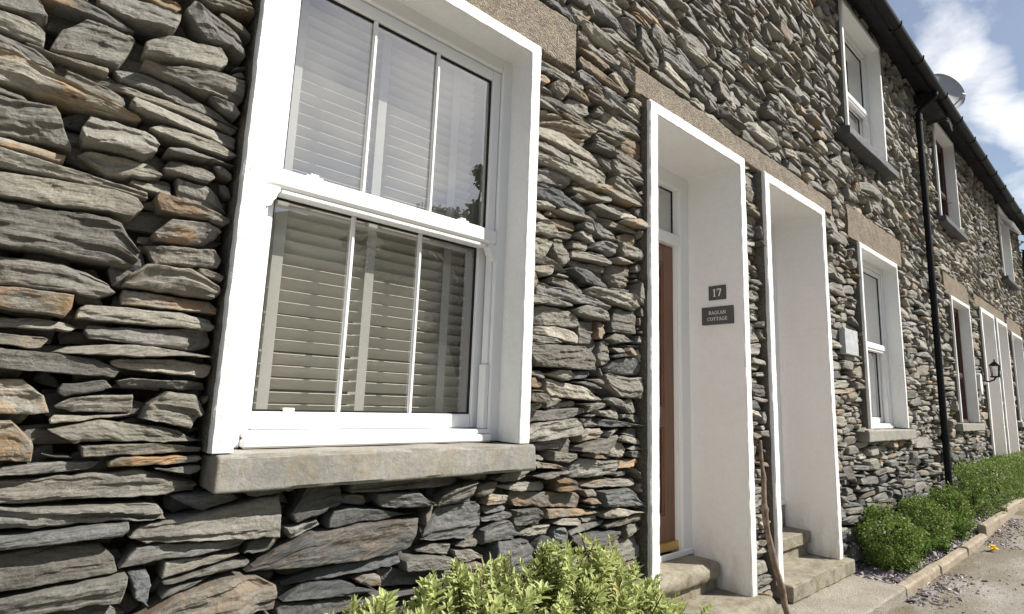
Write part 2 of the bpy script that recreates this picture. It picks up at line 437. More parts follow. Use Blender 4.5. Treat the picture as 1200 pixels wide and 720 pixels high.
def tilt(x, z): return -.22 * np.clip((z - 1.9) / 1., 0, 1) * np.clip((x - .9) / 1., 0, 1)
def stones_mesh(stones, seed, y0, prot, cellf, gap, tonef, rot=True, detail=True):
    """each stone: a closed block with a cleft, layered front"""
    g = np.random.default_rng(seed)
    VV, FF, TT, UU, SX = [], [], [], [], []
    cache = {}
    n0 = 0
    par = []
    arr = {k: [] for k in ('cl', 's', 't', 'x', 'z', 'du', 'dv', 'id', 'ring', 'u', 'v', 'h', 'w')}
    for sid, (xa, xb, xx, b, t) in enumerate(stones):
        w = xb - xa; zc = float((b.mean() + t.mean()) / 2); xc = (xa + xb) / 2
        h = float((t - b).mean())
        cell = cellf(xc, zc)
        nu = int(np.clip(round(w / cell), 3, 120)); nv = int(np.clip(round(h / (cell * .8)), 3, 34))
        key = (nu, nv)
        if key not in cache:
            s = np.linspace(0, 1, nu + 1); s = .55 * s + .45 * (.5 - .5 * np.cos(math.pi * s)); s = np.concatenate([[0], s, [1]])
            q = np.linspace(0, 1, nv + 1); q = .45 * q + .55 * (.5 - .5 * np.cos(math.pi * q)); q = np.concatenate([[0], q, [1]])
            S, Q = np.meshgrid(s, q, indexing='ij')
            ring = np.zeros(S.shape, bool); ring[[0, -1], :] = True; ring[:, [0, -1]] = True
            I = np.arange(S.size).reshape(S.shape)
            F = np.stack([I[:-1, :-1], I[1:, :-1], I[1:, 1:], I[:-1, 1:]], -1).reshape(-1, 4)
            cache[key] = (S.ravel(), Q.ravel(), ring.ravel(), F)
        S, Q, ring, F = cache[key]
        gp = gap * (.5 + g.random()) * (1.2 if xc > 3.6 else 1)
        c4 = g.random(4) ** 2.4 * .6 * min(h, .09)
        c4 = np.minimum(c4, w * .3)
        k4 = g.uniform(-.3, .7, 4); aq = np.abs(2 * Q - 1)
        def chop(i, j): return np.where(Q > .5, c4[i] * np.maximum(0, aq - k4[i]) / (1 - k4[i]), c4[j] * np.maximum(0, aq - k4[j]) / (1 - k4[j]))
        shr = g.normal(0, .45) * min(h, .06)
        L = xa + gp * .5 + chop(0, 1) + shr * (Q - .5) + abs(shr) * .5
        Rr = xb - gp * .5 - chop(2, 3) + shr * (Q - .5) - abs(shr) * .5
        ea = (.0022 + .012 * min(h, .08)) * min(1., .010 / cell)
        L = L + ea * vn(Q * h * 45 + 3.3, Q * 0 + sid, 11) * .6; Rr = Rr + ea * vn(Q * h * 45 + 7.7, Q * 0 + sid, 12) * .6
        x = L + (Rr - L) * S
        bb = np.interp(x, xx, b) + gp * .35; tt = np.interp(x, xx, t) - gp * .65
        if w > 1.8 * h:
            for en in (0, 1):
                if g.random() < .17:
                    ll = g.uniform(.12, .4); f_ = np.maximum(0, 1 - (S if en == 0 else 1 - S) / ll) * g.uniform(.3, .7)
                    if g.random() < .7: tt = tt - (tt - bb) * f_
                    else: bb = bb + (tt - bb) * f_
        mid = (bb + tt) / 2
        tt = np.maximum(tt + ea * fbm(x * 34, x * 0 + sid, 13, 3), mid + .002); bb = np.minimum(bb + ea * fbm(x * 34, x * 0 + sid, 14, 3), mid - .002)
        # ends thin out on some slabs
        z = bb + (tt - bb) * Q
        du = np.minimum(x - L, Rr - x); dv = np.minimum(z - bb, tt - z)
        if rot:
            a = g.normal(0, .018) if w > h * 1.3 else g.normal(0, .12)
            a = float(np.clip(a, -.02 / max(w, .05), .02 / max(w, .05))) if w > .2 else a
            ca, sa = math.cos(a), math.sin(a)
            dx_, dz_ = x - xc, z - zc
            x = xc + dx_ * ca - dz_ * sa; z = zc + dx_ * sa + dz_ * ca
        for k, v in (('s', S), ('t', Q), ('x', x), ('z', z), ('du', du), ('dv', dv), ('ring', ring), ('u', (S - .5) * w), ('v', (Q - .5) * h)): arr[k].append(v)
        arr['id'].append(np.full(S.size, sid)); arr['cl'].append(np.full(S.size, cell)); arr['h'].append(np.full(S.size, h)); arr['w'].append(np.full(S.size, w))
        FF.append(F + n0); n0 += S.size; SX.append((xc, len(F)))
        par.append((xc, zc, w, h))
    A = {k: np.concatenate(v) for k, v in arr.items()}
    ns = len(stones); ids = A['id']; par = np.array(par)
    P = prot * g.normal(0, 1, ns) * np.where(par[:, 0] > 3.4, 1.35, 1.)
    big = np.clip((par[:, 2] * par[:, 3]) / .03, 0, 1)
    P = np.clip(P - .008 * big, -.042, .04)
    tx = g.normal(0, .10, ns) * np.clip(.16 / par[:, 2], .25, 1.3); tz = g.normal(.03, .19, ns) * np.clip(.06 / par[:, 3], .35, 1.2)
    lay = np.exp(g.normal(0, .5, ns)); ph = g.random(ns) * 100
    u, v = A['u'], A['v']
    if detail:
        lv = v / .0145 + .5 * vn(u * 3.5, v * 0 + ids, 1) + .22 * vn(u * 19, v * 0 + ids, 6) + u * g.normal(0, 3, ns)[ids] + ph[ids]
        li = np.floor(lv); fr = lv - li; bl = np.clip((fr - .8) / .2, 0, 1); bl = bl * bl * (3 - 2 * bl)
        st = lambda q: np.sign(q) * np.abs(q) ** .6
        o0 = st(vn(u * 7 + 37.7 * li, ids + .5, 2)); o1 = st(vn(u * 7 + 37.7 * (li + 1), ids + .5, 2))
        off = o0 * (1 - bl) + o1 * bl
        y = .0046 * lay[ids] * off * np.clip(A['h'] / .05, .4, 1.2)
        fa = np.clip((.013 - A['cl']) / .007, 0, 1); y *= .35 + .65 * fa
        y += fa * .0044 * fbm(u * 38 + ph[ids], v * 70, 5, 4) + .0025 * vn(u * 6 + ph[ids], v * 9, 8)
        # flat broken facets
        fc = np.full(len(ids), -1.)
        for q_ in range(3):
            an_ = (g.choice([1, -1], ns) * math.pi / 2 + g.normal(0, .45, ns)) if q_ < 2 else g.uniform(0, 6.28, ns); slp = g.uniform(.08, .38, ns) * (1.6 if q_ == 2 else 1) * np.where(par[:, 0] > 3, 1.45, 1); ofs = g.uniform(.18, .50, ns)
            cu, cv = np.cos(an_), np.sin(an_); ext = np.abs(cu) * np.minimum(par[:, 2], .25) + np.abs(cv) * par[:, 3]
            fc = np.maximum(fc, ((u * cu[ids] + v * cv[ids]) - (ofs * ext)[ids]) * slp[ids])
        y += np.clip(np.maximum(fc, 0), 0, .035)
        # cleaved scoops off the front
        y += fa * .012 * np.clip(vn(u * 11 + ph[ids] * 2, v * 16, 21) - .35, 0, 1)
    else: y = .006 * vn(u * 14 + ph[ids], v * 25, 5)
    rr = .0032 * (1 + .7 * vn(u * 30, v * 30 + ids, 9)) * np.clip(A['cl'] / .008, 1, 2) * np.clip(A['h'] / .04, .5, 1.5)
    d = np.minimum(A['du'], A['dv'])
    q = 1 - np.clip(d / rr, 0, 1)
    y = y0 + P[ids] + tx[ids] * u + tz[ids] * v + y + rr * 1.1 * (1 - np.sqrt(np.maximum(0, 1 - q * q)))
    y = np.where(A['ring'], y0 + .11, y)
    tone, hue, rust = tonef(par, g)
    V = np.stack([A['x'], y, A['z']], 1)
    T = np.stack([tone[ids], hue[ids], rust[ids], np.ones(len(ids))], 1)
    U = np.stack([u + ph[ids] * 3.1, y * 1. + ph[ids], v + ph[ids] * 1.7], 1)
    return V, FF, T, U, SX

def big(x, z):
    k = 1.0
    if x < .45: k *= 1.08
    elif z < .95 and x < 1.6: k *= 1.12
    if x > 4.8: k *= 1.08
    if z > 2.5 and x > 1.2: k *= .84
    return k
main = pack(X0, X1, -.14, ZT, .043, .50, 2.6, 11.0, 21, .01, big)
fill = pack(X0, 9.0, -.14, ZT, .045, .4, 1.2, 4.5, 33, .01)
def cellf(x, z):
    d = math.sqrt(x * x + (WY + 1.6) ** 2 + (z - 1.15) ** 2)
    return float(np.clip(.0020 * d ** 1.0, .0048, .019))
def tonef(par, g):
    n = len(par); x, z = par[:, 0], par[:, 1]
    low = np.clip((1.0 - z) / .5, 0, 1) * np.clip((2.6 - x) / 1.2, 0, 1)
    low = np.maximum(low, np.clip((.85 - z) / .3, 0, 1) * np.clip((x - 4.6) / .2, 0, 1) * .75)
    tone = np.clip(.57 + .25 * g.standard_normal(n) - .16 * low, .05, 1.0)
    hue = np.clip(.66 + .22 * g.standard_normal(n) - .50 * low, 0, 1)
    rust = np.where(g.random(n) < .21, (.25 + .7 * g.random(n)), .07 * g.random(n)) * (1 - .4 * low)
    return tone, hue, rust
MA = stones_mesh(main, 3, WY, .015, cellf, .0070, tonef)
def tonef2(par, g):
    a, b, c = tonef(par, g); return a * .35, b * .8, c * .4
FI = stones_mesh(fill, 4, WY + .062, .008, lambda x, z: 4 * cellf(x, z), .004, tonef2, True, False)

HX = [X0, 3.497, 7.86, 11.97, X1]
HOUSES = []
hl = ["slate rubble cottage nearest the camera, with the big blind-covered window and number 17 doorway",
      "slate rubble cottage left of the black downpipe, with the doorway above the projecting stone step",
      "slate rubble cottage right of the black downpipe, with dark red window frames",
      "slate rubble cottage at the far end of the terrace, with an open white upper window"]
for i in range(4):
    HOUSES.append(empty('terraced_house', ((HX[i] + HX[i + 1]) / 2, .06, 0), hl[i], 'house', 'cottages of the terrace'))

def opening_boxes():
    o = []
    for (a, b, c, d) in list(W.values()) + list(D.values()): o.append((a + .02, b - .02, c - .03, d - .02))
    return o
def backing(i):
    xa, xb = HX[i], HX[i + 1]; op = opening_boxes()
    X = sorted({xa, xb} | {v for o in op for v in o[:2] if xa < v < xb} | set(np.arange(xa + .3, xb - .1, .5)))
    Z = sorted({-.3, 5.24} | {v for o in op for v in o[2:]})
    V, F = [], []
    for a, b in zip(X[:-1], X[1:]):
        for c, d in zip(Z[:-1], Z[1:]):
            mx, mz = (a + b) / 2, (c + d) / 2
            if any(o[0] < mx < o[1] and o[2] < mz < o[3] for o in op): continue
            k = len(V); yy = WY + .098
            V += [(a, yy, c), (b, yy, c), (b, yy, d), (a, yy, d)]; F.append((k, k + 1, k + 2, k + 3))
    return np.array(V), np.array(F)
for i in range(4):
    Vs, Fs, Ts, Us, mi = [], [], [], [], []; n0 = 0
    for (V, FF, T, U, SX) in (MA, FI):
        sel = [k for k, (xc, nf) in enumerate(SX) if HX[i] <= xc < HX[i + 1] or (i == 3 and xc >= HX[4]) or (i == 0 and xc < HX[0])]
        if not sel: continue
        F = np.concatenate([FF[k] for k in sel])
        used = np.unique(F); mp = np.full(len(V), -1); mp[used] = np.arange(len(used))
        Vs.append(V[used]); Ts.append(T[used]); Us.append(U[used]); Fs.append(mp[F] + n0); mi += [0] * len(F); n0 += len(used)
    V, F = backing(i)
    Vs.append(V); Ts.append(np.tile([.3, .5, 0, 1], (len(V), 1))); Us.append(V * 1.); Fs.append(F + n0); mi += [1] * len(F)
    o = mesh_obj('stone_wall', np.concatenate(Vs), np.concatenate(Fs), [M['stone'], M['core']], HOUSES[i], mi)
    a = o.data.attributes.new('tone', 'FLOAT_COLOR', 'POINT'); a.data.foreach_set('color', np.concatenate(Ts).astype(np.float32).ravel())
    a = o.data.attributes.new('suv', 'FLOAT_VECTOR', 'POINT'); a.data.foreach_set('vector', np.concatenate(Us).astype(np.float32).ravel())

# ---------------------------------------------------------------- surrounds, sills, lintels
def surround(name, parent, x0, x1, z0, z1, band, depth, seed, bandtop=None, yf=0.):
    bt = bandtop or band
    xi0, xi1, zi1 = x0 + band, x1 - band, z1 - bt
    st = .018 if x0 < 5 else .05
    def path(xa, xb, zt, n1, n2, r):
        a = [(xa, z) for z in np.linspace(z0, zt - r, n1)]
        c = [(xa + r - r * math.cos(t), zt - r + r * math.sin(t)) for t in np.linspace(.2, math.pi / 2 - .2, 4)]
        b = [(x, zt) for x in np.linspace(xa + r, xb - r, n2)]
        e = [(xb - r + r * math.sin(t), zt - r + r * math.cos(t)) for t in np.linspace(.2, math.pi / 2 - .2, 4)]
        d = [(xb, z) for z in np.linspace(zt - r, z0, n1)]
        return np.array(a + c + b + e + d)
    n1 = int((z1 - z0) / st); n2 = int((x1 - x0) / st)
    po = path(x0, x1, z1, n1, n2, .012); pi_ = path(xi0, xi1, zi1, n1, n2, .006)
    prof = [(0, .17), (0, .02), (0.02, .006), (.10, 0), (.35, -.001), (.65, -.001), (.90, 0), (.975, .006), (1., .02), (1., .05), (1., depth * .6), (1., depth), (.9, depth + .03)]
    V = []
    m = len(po); s = np.arange(m)
    for (w, y) in prof:
        p = po * (1 - w) + pi_ * w
        edge = 1 if y < .05 else .5
        j = .0011 * vn(s * .45, s * 0 + w * 3, seed) + .0010 * vn(s * 1.3, s * 0 + w * 9, seed + 2)
        out = np.where((s < n1) | (s >= m - n1), 1, 0)
        px = p[:, 0] + j * edge * out; pz = p[:, 1] + j * edge * (1 - out)
        py = yf + y + .0018 * vn(s * .35 + 9, s * 0 + w * 7, seed + 4) * (y < .03)
        V.append(np.stack([px, py, pz], 1))
    V = np.concatenate(V); F = []
    for a in range(len(prof) - 1):
        for k in range(m - 1): F.append((a * m + k, (a + 1) * m + k, (a + 1) * m + k + 1, a * m + k + 1))
    # closed feet
    k = len(prof)
    F.append(tuple(a * m for a in range(k))); F.append(tuple(a * m + m - 1 for a in range(k))[::-1])
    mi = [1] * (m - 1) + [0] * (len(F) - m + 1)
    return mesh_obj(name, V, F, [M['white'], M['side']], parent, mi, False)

HB = HOUSES
BAND = .060
def own(k): return {'w1': 0, 'd1': 0, 'd2': 1, 'w2': 1, 'u2': 1, 'w3': 2, 'u3': 2, 'd3': 2, 'd4': 3, 'w4': 3, 'u4': 3}[k]
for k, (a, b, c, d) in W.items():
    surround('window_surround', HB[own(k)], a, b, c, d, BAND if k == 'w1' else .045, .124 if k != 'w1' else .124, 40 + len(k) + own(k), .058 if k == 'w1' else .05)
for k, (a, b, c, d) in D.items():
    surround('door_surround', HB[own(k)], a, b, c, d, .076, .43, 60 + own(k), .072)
for k, (a, b, c, d) in SILL.items():
    if k[0] == 'w': MB().rough(a, b, -.024, .125, c, d, .025, .010, .0035, 11, 3 + own(k), .012).build('window_sill', M['sill'], HB[own(k)])
    else: MB().rough(a, b, -.06, .125, c, d, .04, .008, .003, 11, 3 + own(k), .006).build('window_sill', M['slate'], HB[own(k)])
for i, (a, b, c, d) in enumerate(LINT):
    p = HB[[0, 0, 1, 2, 2, 3][i]]
    MB().rough(a, b, .040, .12, c, d, .022, .014, .007, 14, i, .03).build('lintel', M['lintel'] if i < 2 else M['lintel2'], p)

# ---------------------------------------------------------------- windows
def pane(name, x0, x1, z0, z1, y, parent):
    return mesh_obj(name, [(x0, y, z0), (x1, y, z0), (x1, y, z1), (x0, y, z1)], [(0, 1, 2, 3)], M['glass'], parent)
def frame_box(mb, x0, x1, z0, z1, t, y0, y1, b=.004, tt=None, tb=None):
    tt = tt or t; tb = tb or t
    mb.box(x0, x0 + t, y0, y1, z0, z1, b); mb.box(x1 - t, x1, y0, y1, z0, z1, b)
    mb.box(x0 + t, x1 - t, y0 + .0005, y1, z1 - tt, z1, b); mb.box(x0 + t, x1 - t, y0 + .0005, y1, z0, z0 + tb, b)
def gasket(mb, x0, x1, z0, z1, y):
    t = .006
    mb.box(x0, x0 + t, y, y + .008, z0, z1, .0); mb.box(x1 - t, x1, y, y + .008, z0, z1, 0)
    mb.box(x0 + t, x1 - t, y, y + .008, z1 - t, z1, 0); mb.box(x0 + t, x1 - t, y, y + .008, z0, z0 + t, 0)
def sash_window(parent, xi0, xi1, zs, zi1, zm, mat_, detail=False, bars=True, y=.122):
    """outer frame plus two sliding sashes; zm = top of the meeting rail"""
    e = .004
    f = MB(); ft = .052
    x0, x1, z1 = xi0 - e, xi1 + e, zi1 + e
    f.box(x0, x0 + ft, y, y + .13, zs + .002, z1, .004); f.box(x1 - ft, x1, y, y + .13, zs + .002, z1, .004)
    f.box(x0 + ft, x1 - ft, y + .001, y + .13, z1 - .062, z1, .004)
    f.box(x0 + ft, x1 - ft, y - .022, y + .13, zs + .002, zs + .030, .006)      # stepped cill
    f.box(x0 + ft, x1 - ft, y - .008, y + .13, zs + .0305, zs + .048, .004)
    for sx in (0, 1):                                                            # sliding tracks beside the lower sash
        xa = x0 + ft if sx == 0 else x1 - ft
        sg = 1 if sx == 0 else -1
        a, b = sorted((xa, xa + sg * .012)); f.box(a, b, y + .016, y + .05, zs + .30, zm - .08, .002)
        a, b = sorted((xa, xa + sg * .022)); f.box(a, b, y + .010, y + .05, zs + .049, zs + .298, .003)
    w = f.build('window', mat_, parent)
    sx0, sx1 = x0 + ft + .001, x1 - ft - .001
    st = .042
    u = MB(); yu = y + .012
    u.box(sx0, sx0 + st, yu, yu + .035, zm - .066, z1 - .064, .004); u.box(sx1 - st, sx1, yu, yu + .035, zm - .066, z1 - .064, .004)
    u.box(sx0 + st, sx1 - st, yu + .001, yu + .035, z1 - .064 - .046, z1 - .064, .004)
    u.box(sx0 - .004, sx1 + .004, yu - .014, yu + .034, zm - .062, zm, .009)
    u.box(sx0 + st, sx1 - st, yu - .004, yu + .030, zm - .078, zm - .0625, .003)
    for sx in (0, 1):                                                            # horns
        pr = [(0, 0), (.040, 0), (.040, -.012), (.033, -.022), (.030, -.036), (.022, -.046), (.018, -.060), (.008, -.066), (0, -.066)]
        poly = [(sx0 - .003 + a, zm - .0625 + b) if sx == 0 else (sx1 + .003 - a, zm - .0625 + b) for a, b in pr]
        if sx == 1: poly = poly[::-1]
        u.prism(poly, yu - .010, yu + .026)
    us = u.build('sash', mat_, w)
    gx0, gx1 = sx0 + st, sx1 - st
    yl = y + .062
    l = MB(); zb = zs + .050
    l.box(sx0, sx0 + st, yl, yl + .035, zb, zm - .01, .004); l.box(sx1 - st, sx1, yl, yl + .035, zb, zm - .01, .004)
    l.box(sx0 + st, sx1 - st, yl + .001, yl + .035, zb, zb + .052, .004); l.box(sx0 + st, sx1 - st, yl + .001, yl + .035, zm - .070, zm - .01, .004)
    ls = l.build('sash', mat_, w)
    g = MB(); gasket(g, gx0, gx1, zm + .0005, z1 - .1105, yu + .012); gasket(g, gx0, gx1, zb + .0525, zm - .0705, yl + .012)
    g.build('gasket', M['gasket'], w)
    pane('pane', gx0, gx1, zm, z1 - .110, yu + .018, w); pane('pane', gx0, gx1, zb + .052, zm - .070, yl + .018, w)
    if bars:
        for k in (1, 2):
            xm = gx0 + (gx1 - gx0) * k / 3
            for (ya, za, zb_) in ((yu + .003, zm + .0005, z1 - .1105), (yl + .003, zb + .0525, zm - .0705)):
                m = MB(); m.box(xm - .0085, xm + .0085, ya + .004, ya + .013, za, zb_, .002); m.box(xm - .004, xm + .004, ya, ya + .0038, za, zb_, .001)
                m.build('glazing_bar', mat_, w)
    if detail:
        for xc in (.665, 1.265):
            c = MB(); c.box(xc - .028, xc + .028, yu + .004, yu + .026, zm + .0005, zm + .010, .003); c.box(xc - .014, xc + .014, yu + .006, yu + .022, zm + .0105, zm + .018, .003); c.build('sash_catch', mat_, w)
        c = MB().box(.655, .69, yl + .003, yl + .011, zb + .053, zb + .064, .002); c.build('sash_catch', mat_, w)
    return w
w1 = sash_window(HB[0], .471, 1.471, .982, 2.585, 1.826, M['upvc'], True)
# venetian blind with wide wooden slats
bl = MB(); pitch = .0415; ys = .295; wslat = .050; ang = R(-41)
z = 1.045; k = 0
while z < 2.54:
    dy, dz = math.cos(ang) * wslat / 2, math.sin(ang) * wslat / 2
    t = .0016; ny, nz = -math.sin(ang) * t, math.cos(ang) * t
    jit = .0015 * math.sin(k * 2.3)
    pts = []
    for a in np.linspace(-1, 1, 5):
        bow = .002 * (1 - a * a)
        pts.append((ys + a * dy + ny * bow / t * -1 * -1, z + jit + a * dz + nz * bow / t))
    poly = [(p[0] + ny, p[1] + nz) for p in pts] + [(p[0] - ny, p[1] - nz) for p in pts[::-1]]
    bl.prism(poly, .520, 1.395, 0)
    z += pitch; k += 1
bl.box(.515, 1.40, ys - .03, ys + .03, 2.545, 2.60, .003); bl.box(.518, 1.398, ys - .026, ys + .026, 1.000, 1.018, .003)
blo = bl.build('blind', M['blind'], w1)
tp = MB()
for xt in (.615, .945, 1.285):
    tp.box(xt - .018, xt + .018, ys - .0315, ys - .0300, 1.0, 2.56, .0003); tp.box(xt - .018, xt + .018, ys + .0300, ys + .0315, 1.0, 2.56, .0003)
tp.build('blind_tape', M['tape'], w1)
# cream plaster reveals behind the frame
def inner_reveal(parent, x0, x1, z0, z1, y0=.253, y1=.50):
    m = MB(); m.box(x0 - .12, x0 + .02, y0, y1, z0 - .1, z1 + .1, .003); m.box(x1 - .02, x1 + .12, y0, y1, z0 - .1, z1 + .1, .003)
    m.box(x0 + .021, x1 - .021, y0, y1, z1 - .01, z1 + .1, .003); m.box(x0 + .021, x1 - .021, y0, y1, z0 - .1, z0 - .0, .003)
    return m.build('inner_reveal', M['inner'], parent)
inner_reveal(w1, .471, 1.471, .99, 2.60)

def curtain(parent, x0, x1, z0, z1, y, seed):
    n = 60; xs = np.linspace(x0, x1, n); V = []
    yy = y + .012 * np.sin(xs * 70 + seed) + .006 * vn(xs * 20, xs * 0, seed)
    for z in (z0, z1): V += [(a, b, z) for a, b in zip(xs, yy)]
    F = [(i, i + 1, n + i + 1, n + i) for i in range(n - 1)]
    return mesh_obj('curtain', V, F, M['curtain'], parent, None, True)
for k, zm in (('w2', 1.80), ('u2', 4.27)):
    a, b, c, d = W[k]
    w = sash_window(HB[1], a + .045, b - .045, SILL[k][3], d - .05, zm, M['upvc'], False, False)
    inner_reveal(w, a + .045, b - .045, c + .03, d - .05); curtain(w, a + .10, b - .10, c + .04, d - .06, .235, 3)
for k, zm in (('w3', 1.72), ('u3', 4.28)):
    a, b, c, d = W[k]
    w = sash_window(HB[2], a + .045, b - .045, SILL[k][3], d - .05, zm, M['redwood'], False, False)
    inner_reveal(w, a + .045, b - .045, c + .03, d - .05)
a, b, c, d = W['w4']
w = sash_window(HB[3], a + .045, b - .045, SILL['w4'][3], d - .05, 1.80, M['upvc'], False, False); inner_reveal(w, a + .045, b - .045, c + .03, d - .05)
# far upper window: fixed lower light, top vent hinged open outwards
a, b, c, d = W['u4']; a += .045; b -= .045; z0 = SILL['u4'][3]; d -= .05; zt = 4.56
f = MB(); frame_box(f, a - .003, b + .003, z0 + .002, d + .003, .05, .124, .19); f.box(a + .048, b - .048, .125, .19, zt - .03, zt + .03, .004)
w = f.build('window', M['upvc'], HB[3]); pane('pane', a + .047, b - .047, z0 + .05, zt - .03, .15, w)
v = MB(); hh = d - .05 - zt - .035; an = R(42)
vx0, vx1 = a + .05, b - .05
frame_box(v, vx0, vx1, -hh, 0, .045, -.02, .02)
V = np.concatenate(v.v); yy = V[:, 1] * math.cos(an) + V[:, 2] * math.sin(an); zz = -V[:, 1] * math.sin(an) + V[:, 2] * math.cos(an)
V = np.stack([V[:, 0], yy + .10, zz + d - .05], 1)
sv = mesh_obj('vent', V, v.f, M['upvc'], w)
P = np.array([(vx0 + .045, 0, -hh + .045), (vx1 - .045, 0, -hh + .045), (vx1 - .045, 0, -.045), (vx0 + .045, 0, -.045)])
P = np.stack([P[:, 0], P[:, 2] * math.sin(an) + .10, P[:, 2] * math.cos(an) + d - .05], 1)
mesh_obj('pane', P, [(0, 1, 2, 3)], M['glass'], w)

# ---------------------------------------------------------------- doors
def door(parent, xi0, xi1, zthr, zi1, y=.37, detail=True):
    f = MB(); e = .004; ft = .098
    f.box(xi0 - e, xi0 + ft, y, y + .10, zthr, zi1 + e, .006); f.box(xi1 - ft, xi1 + e, y, y + .10, zthr, zi1 + e, .006)
    f.box(xi0 + ft, xi1 - ft, y + .001, y + .10, zi1 - .10, zi1 + e, .006)
    f.box(xi0 + ft, xi1 - ft, y + .001, y + .10, 2.172, 2.245, .006)
    f.box(xi0 + .002, xi1 - .002, y - .012, y - .0005, zthr - .004, zthr + .030, .004)
    # stepped inner stops
    f.box(xi0 + ft, xi0 + ft + .016, y + .022, y + .10, zthr, zi1 - .10, .003); f.box(xi1 - ft - .016, xi1 - ft, y + .022, y + .10, zthr, zi1 - .10, .003)
    fr = f.build('door_frame', M['upvc'], parent)
    pane('transom_pane', xi0 + ft + .016, xi1 - ft - .016, 2.245, zi1 - .10, y + .05, fr)
    g = MB(); gasket(g, xi0 + ft + .0165, xi1 - ft - .0165, 2.2455, zi1 - .1005, y + .044); g.build('gasket', M['gasket'], fr)
    mesh_obj('blind', [(xi0 + ft, y + .095, 2.2), (xi1 - ft, y + .095, 2.2), (xi1 - ft, y + .095, zi1 - .1), (xi0 + ft, y + .095, zi1 - .1)], [(0, 1, 2, 3)], M['curtain'], fr)
    dx0, dx1 = xi0 + ft + .018, xi1 - ft - .018; z0 = zthr + .03; z1 = 2.168; yd = y + .045
    d = MB(); w = dx1 - dx0
    xc = (dx0 + dx1) / 2; stl = .105; mul = .05
    d.box(dx0, dx0 + stl, yd, yd + .045, z0, z1, .002); d.box(dx1 - stl, dx1, yd, yd + .045, z0, z1, .002)
    d.box(xc - mul, xc + mul, yd + .0003, yd + .045, z0, z1, .002)
    rails = [(z0, z0 + .20), (z0 + .72, z0 + .84), (z1 - .12, z1)]
    for (p, q) in ((dx0 + stl, xc - mul), (xc + mul, dx1 - stl)):
        for (a, b) in rails: d.box(p, q, yd + .0006, yd + .045, a, b, .002)
        for (a, b) in ((rails[0][1], rails[1][0]), (rails[1][1], rails[2][0])):
            d.box(p + .0, q - .0, yd + .026, yd + .045, a, b, .001)
            d.box(p + .035, q - .035, yd + .010, yd + .0255, a + .035, b - .035, .012)
            for (m, n_) in ((p, p + .014), (q - .014, q)): d.box(m, n_, yd + .006, yd + .0255, a, b, .005)
            for (m, n_) in ((a, a + .014), (b - .014, b)): d.box(p + .014, q - .014, yd + .006, yd + .0255, m, n_, .005)
    do = d.build('door', M['door'], parent)
    MB().prism([(dx0 - .01, z0 + .002), (dx1 + .01, z0 + .002), (dx1 + .01, z0 + .05), (dx0 - .01, z0 + .05)], yd - .022, yd - .001).build('weather_bar', M['brass'], do)
    k = MB(); k.box(dx0 + .03, dx0 + .065, yd - .008, yd, 1.2, 1.42, .003); k.tube([(dx0 + .048, yd - .008, 1.36), (dx0 + .048, yd - .045, 1.36), (dx0 + .15, yd - .048, 1.36)], .009, 8)
    k.build('handle', M['brass'], do)
for k, i, thr in (('d1', 0, .262), ('d2', 1, .43), ('d3', 2, .42), ('d4', 3, .44)):
    a, b, c, d = D[k]; door(HB[i], a + .076, b - .076, thr, d - .072)

